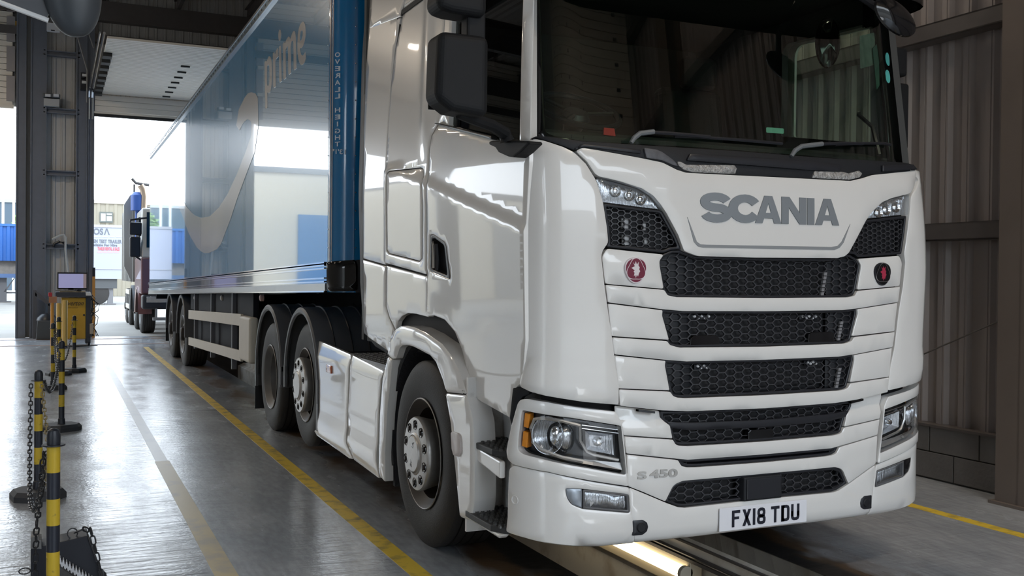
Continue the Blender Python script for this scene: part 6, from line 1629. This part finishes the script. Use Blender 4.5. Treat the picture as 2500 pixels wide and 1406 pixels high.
f = MB(); f.prism([U(303, 500, 'y', 24.35), U(318, 476, 'y', 24.35), U(333, 470, 'y', 24.35), U(322, 520, 'y', 24.35), U(322, 690, 'y', 24.35), U(303, 650, 'y', 24.35)], (0, .1, 0)); f.build('body_headboard', silv, bd, smooth=0)
f = MB(); f.tube([U(322, 436, 'y', 24.3), U(332, 447, 'y', 24.3), U(364, 452, 'y', 24.3)], .04, 6); f.tube([U(328, 450, 'y', 24.3), U(326, 560, 'y', 24.3)], .03, 6); f.build('sheet_arm', mat('dark arm', (.1, .09, .08), .5), TK)
f = MB(); f.box2((-.5, 22.2, .6), (.5, 29.3, 1.2)); f.build('chassis', dark_ch, TK, smooth=0)
for y in (22.75, 24.6, 27.0, 28.3):
    wheel(TK, -1.16, y, .51, kind='trailer' if y > 24 else 'drive', w=.34); wheel(TK, 1.2, y, .51, kind='trailer', w=.34, out=1)
for y in (22.75, 24.6):
    m = AX((-1, 0, 0), (-1.235, y, .54)); e = m @ Vector((1, 0, 0))-m.translation; e2 = m @ Vector((0, 1, 0))-m.translation
    ba = atan2(e.z, e.y); sgn = 1 if (e.y*e2.z-e.z*e2.y) > 0 else -1; L0, L1 = (radians(-5)-ba)*sgn, (radians(185)-ba)*sgn
    f = MB(); f.lathe([(.55, 0), (.62, .015), (.63, -.3), (.6, -.3)], m, 30, a0=min(L0, L1), a1=max(L0, L1)); f.build('fender', tmr if y < 23 else grey_fend, TK)
f = MB(); f.box2((-1.24, 25.6, .5), (-1.2, 27.0, .62)); f.box2((-1.24, 25.6, .9), (-1.2, 27.0, 1.02)); f.build('side_guard', cream, TK, smooth=0)

# white trailer with lettering across the yard
ys = 46.0
def ys_(px, py): return U(px, py, 'y', ys)
OT = thing('hire_trailer', 'white box trailer with OSA lettering parked across the yard', 'trailer', (-3, 47, 0))
tp, bt = ys_(260, 549), ys_(300, 681)
f = MB(); f.box2((-4.5, ys, bt.z), (ys_(305, 600).x, ys+2.5, tp.z)); f.build('box_body', mat('pale lilac white', (.34, .36, .44), .5), OT, smooth=0)
f = MB(); f.box2((-4.5, ys-.03, tp.z-.12), (ys_(305, 600).x, ys, tp.z)); f.box2((-4.5, ys-.03, ys_(300, 658).z), (ys_(305, 600).x, ys, ys_(300, 656.5).z)); f.build('box_trim', mat('grey trim', (.35, .35, .38), .5), OT, smooth=0)
def sgn_(name, body, x0, x1, y0, y1, m, bold=.0, sp=1.): 
    a, b = ys_(x0, y1), ys_(x1, y0); text(name, body, .3, Matrix(((1, 0, 0, (a.x+b.x)/2), (0, 0, -1, ys-.01), (0, 1, 0, (a.z+b.z)/2), (0, 0, 0, 1))), m, OT, fit=(abs(b.x-a.x), abs(b.z-a.z)), bold=bold, space=sp)
gtx = mat('grey print', (.12, .13, .15), .6); rtx = mat('red print', (.55, .10, .12), .6)
sgn_('sign_lettering', 'OS', 228, 252, 557.5, 573, gtx, .01)
qa = [ys_(*p) for p in ((254, 573.5), (259, 557.5), (262, 557.5), (268, 573.5), (265, 573.5), (260.5, 561), (256.5, 573.5))]
f = MB(); f.prism([(p.x, ys-.012, p.z) for p in qa], (0, .01, 0)); f.build('sign_lettering', gtx, OT, smooth=0)
sgn_('sign_lettering', 'EN TEST TRAILER', 228, 297, 585.5, 593, gtx, .012, 1.1)
sgn_('sign_lettering', 'ailable For Hire', 228, 286, 595.5, 601, gtx, .012, 1.1)
sgn_('sign_lettering', 'TRAILER RENTAL & SALES', 238, 292, 603.5, 611, rtx, .008)
for x0, x1 in ((228, 240), (242, 246), (248, 264), (267, 280), (283, 298)):
    a, b = ys_(x0, 579), ys_(x1, 576.5); f = MB(); f.box2((a.x, ys-.01, a.z), (b.x, ys, b.z)); f.build('small_print', mat('pale grey print', (.38, .4, .45), .6), OT, smooth=0)
for x0, x1 in ((238, 250), (252, 262), (264, 276), (278, 291)):
    a, b = ys_(x0, 617), ys_(x1, 613.5); f = MB(); f.box2((a.x, ys-.01, a.z), (b.x, ys, b.z)); f.build('small_print', mat('pale red print', (.62, .3, .32), .6), OT, smooth=0)
f = MB(); f.box2((-4.5, ys+.1, .75), (ys_(303, 690).x-.3, ys+2.3, bt.z)); f.box2((-4.5, ys+.2, .45), (-1.2, ys+2.2, .6)); f.build('chassis', mat('dark yard chassis', (.07, .075, .08), .7), OT, smooth=0)
for x_ in (-2.6, -1.3, -.75):
    if x_ == -.75:
        f = MB(); f.box2((x_-.12, ys+.2, .04), (x_+.12, ys+.5, .9)); f.box2((x_-.25, ys+.1, 0), (x_+.25, ys+.6, .05)); f.build('landing_leg', mat('grey leg', (.16, .16, .17), .6), OT, smooth=0)
    else:
        f = MB(); f.lathe([(0, 0), (.3, 0), (.5, .02), (.52, .1), (.52, .35), (0, .35)], AX((0, 1, 0), (x_, ys+.15, .52)), 28); f.build('wheel', rubber, OT)
# blue container on a skeletal trailer at the far left
yk2 = 50.0
def yk_(px, py): return U(px, py, 'y', yk2)
BC = thing('shipping_container', 'blue corrugated container on a chassis seen through the left door', 'container', (-7, 51, 1.3))
a, b = yk_(0, 549), yk_(43, 637)
vs = []; f = MB(); x = -14.; pts = []
while x < a.x+4.2: pts += [(x, 0), (x+.12, 0), (x+.16, .06), (x+.28, .06), (x+.32, 0)]; x += .32
for x_, h in pts: vs += [(x_, yk2-h, b.z), (x_, yk2-h, a.z)]
f.add(vs, [(2*i, 2*i+2, 2*i+3, 2*i+1) for i in range(len(pts)-1)]); f.build('container_side', mat('container blue', (.02, .10, .34), .5, noise=.1), BC, smooth=0)
f = MB(); f.box2((-14, yk2+.02, b.z), (a.x+4.2, yk2+2.4, a.z-.02)); f.box2((-14, yk2-.08, a.z-.05), (a.x+4.2, yk2+2.4, a.z+.06)); f.build('container_frame', mat('container frame', (.03, .12, .35), .5), BC, smooth=0)
SK_ = thing('skeletal_trailer', 'grey container chassis with landing legs under the blue container', 'trailer', (-7, 51, 0))
c_ = yk_(0, 668); f = MB(); f.box2((-14, yk2+.2, c_.z), (a.x+4.0, yk2+2.2, b.z)); f.build('deck', mat('stacked planks', (.20, .18, .16), .7, noise=.3), SK_, smooth=0)
c2_ = yk_(0, 678); f = MB(); f.box2((-14, yk2, c2_.z), (a.x+4.1, yk2+.1, c_.z)); f.build('deck_edge', mat('blue grey edge', (.08, .14, .28), .5), SK_, smooth=0)
f = MB()
f.box2((yk_(4, 700).x-.12, yk2+.2, .04), (yk_(4, 700).x+.2, yk2+.5, c2_.z)); f.box2((yk_(4, 700).x-.3, yk2+.1, 0), (yk_(4, 700).x+.4, yk2+.6, .05)); f.box2((-12, yk2+.3, .42), (a.x+4, yk2+.4, .5)); f.build('landing_leg', mat('grey yard steel', (.12, .12, .13), .6), SK_, smooth=0)
f = MB(); f.prism([(yk_(8, 705).x, yk2+.2, .5), (yk_(8, 705).x+.1, yk2+.2, .5), (yk_(36, 690).x, yk2+.2, c2_.z), (yk_(34, 690).x, yk2+.2, c2_.z)], (0, .1, 0)); f.build('leg_brace', MATS['grey yard steel'], SK_, smooth=0)
for i, x_ in enumerate((-12.5, -11.2)):
    f = MB(); f.lathe([(0, 0), (.3, 0), (.5, .02), (.52, .1), (.52, .35), (0, .35)], AX((0, 1, 0), (x_, yk2+.2, .52)), 24); f.build('wheel', rubber, SK_)
# buildings
yb_ = 64.0
def yw(px, py, y=yb_): return U(px, py, 'y', y)
BB = thing('beige_building', 'beige clad building with one window behind the white trailer', 'building', (8, 66, 0))
zt_ = yw(260, 494).z
corr = MB(); pts = []; x = -5.0
while x < 40: pts += [(x, 0), (x+.25, 0), (x+.3, .05), (x+.45, .05)]; x += .5
vs = []
for x_, h in pts: vs += [(x_, yb_-h, 0), (x_, yb_-h, zt_)]
corr.add(vs, [(2*i, 2*i+2, 2*i+3, 2*i+1) for i in range(len(pts)-1)]); corr.build('wall', mat('beige cladding', (.26, .235, .18), .6), BB, smooth=0)
f = MB(); f.box2((-5, yb_+.02, 0), (40, yb_+8, zt_-.02)); f.box2((-5, yb_-.1, zt_-.08), (40, yb_+8, zt_+.15)); f.build('roof_edge', mat('building body', (.36, .33, .27), .6), BB, smooth=0)
a, b = yw(243, 517), yw(275, 544); f = MB(); f.box2((a.x, yb_-.12, b.z), (b.x, yb_-.02, a.z)); wf_ = f.build('window', mat('dark window frame', (.10, .11, .10), .5), BB, smooth=0)
for x0, x1, y0, y1 in ((246, 257.5, 521, 540), (260, 273, 521, 525), (260, 273, 528, 540)):
    a, b = yw(x0, y0), yw(x1, y1); f = MB(); f.box2((a.x, yb_-.14, b.z), (b.x, yb_-.11, a.z)); f.build('pane', mat('pale pane', (.45, .50, .50), .1), wf_, smooth=0)
DB = thing('blue_grey_building', 'dark blue grey building beyond the blue container', 'building', (-14, 90, 0))
a = U(20, 491, 'y', 85); f = MB(); f.box2((-45, 85, 0), (-5.5, 92, a.z)); f.build('wall', mat('blue grey wall', (.06, .09, .12), .7), DB, smooth=0)
f = MB(); f.box2((-45, 84.9, a.z-.1), (-5.5, 92, a.z+.15)); f.build('roof_edge', mat('grey roof edge', (.3, .33, .35), .7), DB, smooth=0)
for i, px_ in enumerate((7, 33)):
    p = U(px_, 600, 'y', 60); q = U(px_, 478-i*4, 'y', 60); q2 = U(px_, 545, 'y', 60)
    f = MB(); f.tube([(p.x, 60, 0), (p.x, 60, q.z)], .07, 8); tag(f.build('mast', mat('pale mast', (.6, .62, .6), .5)), ('slim pale mast at the far left edge of the yard', 'slim pale mast right of the other, beyond the blue container')[i], 'mast')
# bush beyond the container
def bush(cx, cy, cz, r, n, label):
    rr = random.Random(5); f = MB()
    for i in range(n):
        d = Vector((rr.gauss(0, 1), rr.gauss(0, 1), rr.gauss(0, 1))).normalized()*r*rr.uniform(.6, 1)
        c = Vector((cx, cy, cz))+Vector((d.x, d.y, d.z*1.2)); u = Vector((rr.gauss(0, 1), rr.gauss(0, 1), rr.gauss(0, 1))).normalized(); v = u.orthogonal().normalized(); s = .16
        f.add([c-u*s, c-v*s*.5, c+u*s, c+v*s*.5], [(0, 1, 2, 3)])
    B = thing('tree', label, 'tree', (cx, cy, 0)); f.build('crown', mat('leaf green', (.16, .25, .08), .7, noise=.3), B, smooth=0)
    f = MB(); f.tube([(cx, cy, 0), (cx, cy, cz)], .12, 8); f.build('trunk', mat('bark', (.08, .06, .04), .8), B)
p = U(38, 535, 'y', 62); bush(p.x+.9, 62, p.z-.5, 1.1, 700, 'pale green tree top showing above the blue container')
# building on the left of the yard, mirrored in the lorry's side
LB = thing('yard_building', 'beige warehouse left of the yard, seen mirrored in the trailer side', 'building', (-14, 42, 0))
f = MB(); f.box2((-26, 33, 0), (-6.0, 45, 5.2)); f.build('wall', mat('sunlit cream cladding', (.52, .47, .38), .6), LB, smooth=0)
f = MB(); f.box2((-26.1, 32.9, 5.2), (-5.9, 45.1, 5.4)); f.build('roof_edge', mat('dark roof edge', (.08, .09, .10), .6), LB, smooth=0)
f = MB(); f.box2((-9.6, 32.94, .6), (-7.6, 33.02, 3.7)); f.build('shutter', mat('blue shutter', (.05, .16, .34), .5), LB, smooth=0)
f = MB(); f.box2((-20, 32.94, 0), (-15, 33.02, 4)); f.build('shutter', mat('grey shutter', (.25, .25, .24), .5), LB, smooth=0)
f = MB(); f.box2((-60, -32, 0), (50, -30, 7)); tag(f.build('front_yard_building', mat('grey brick building', (.30, .29, .27), .7, noise=.2), None, smooth=0), 'long grey building across the front yard, behind the camera', 'building')
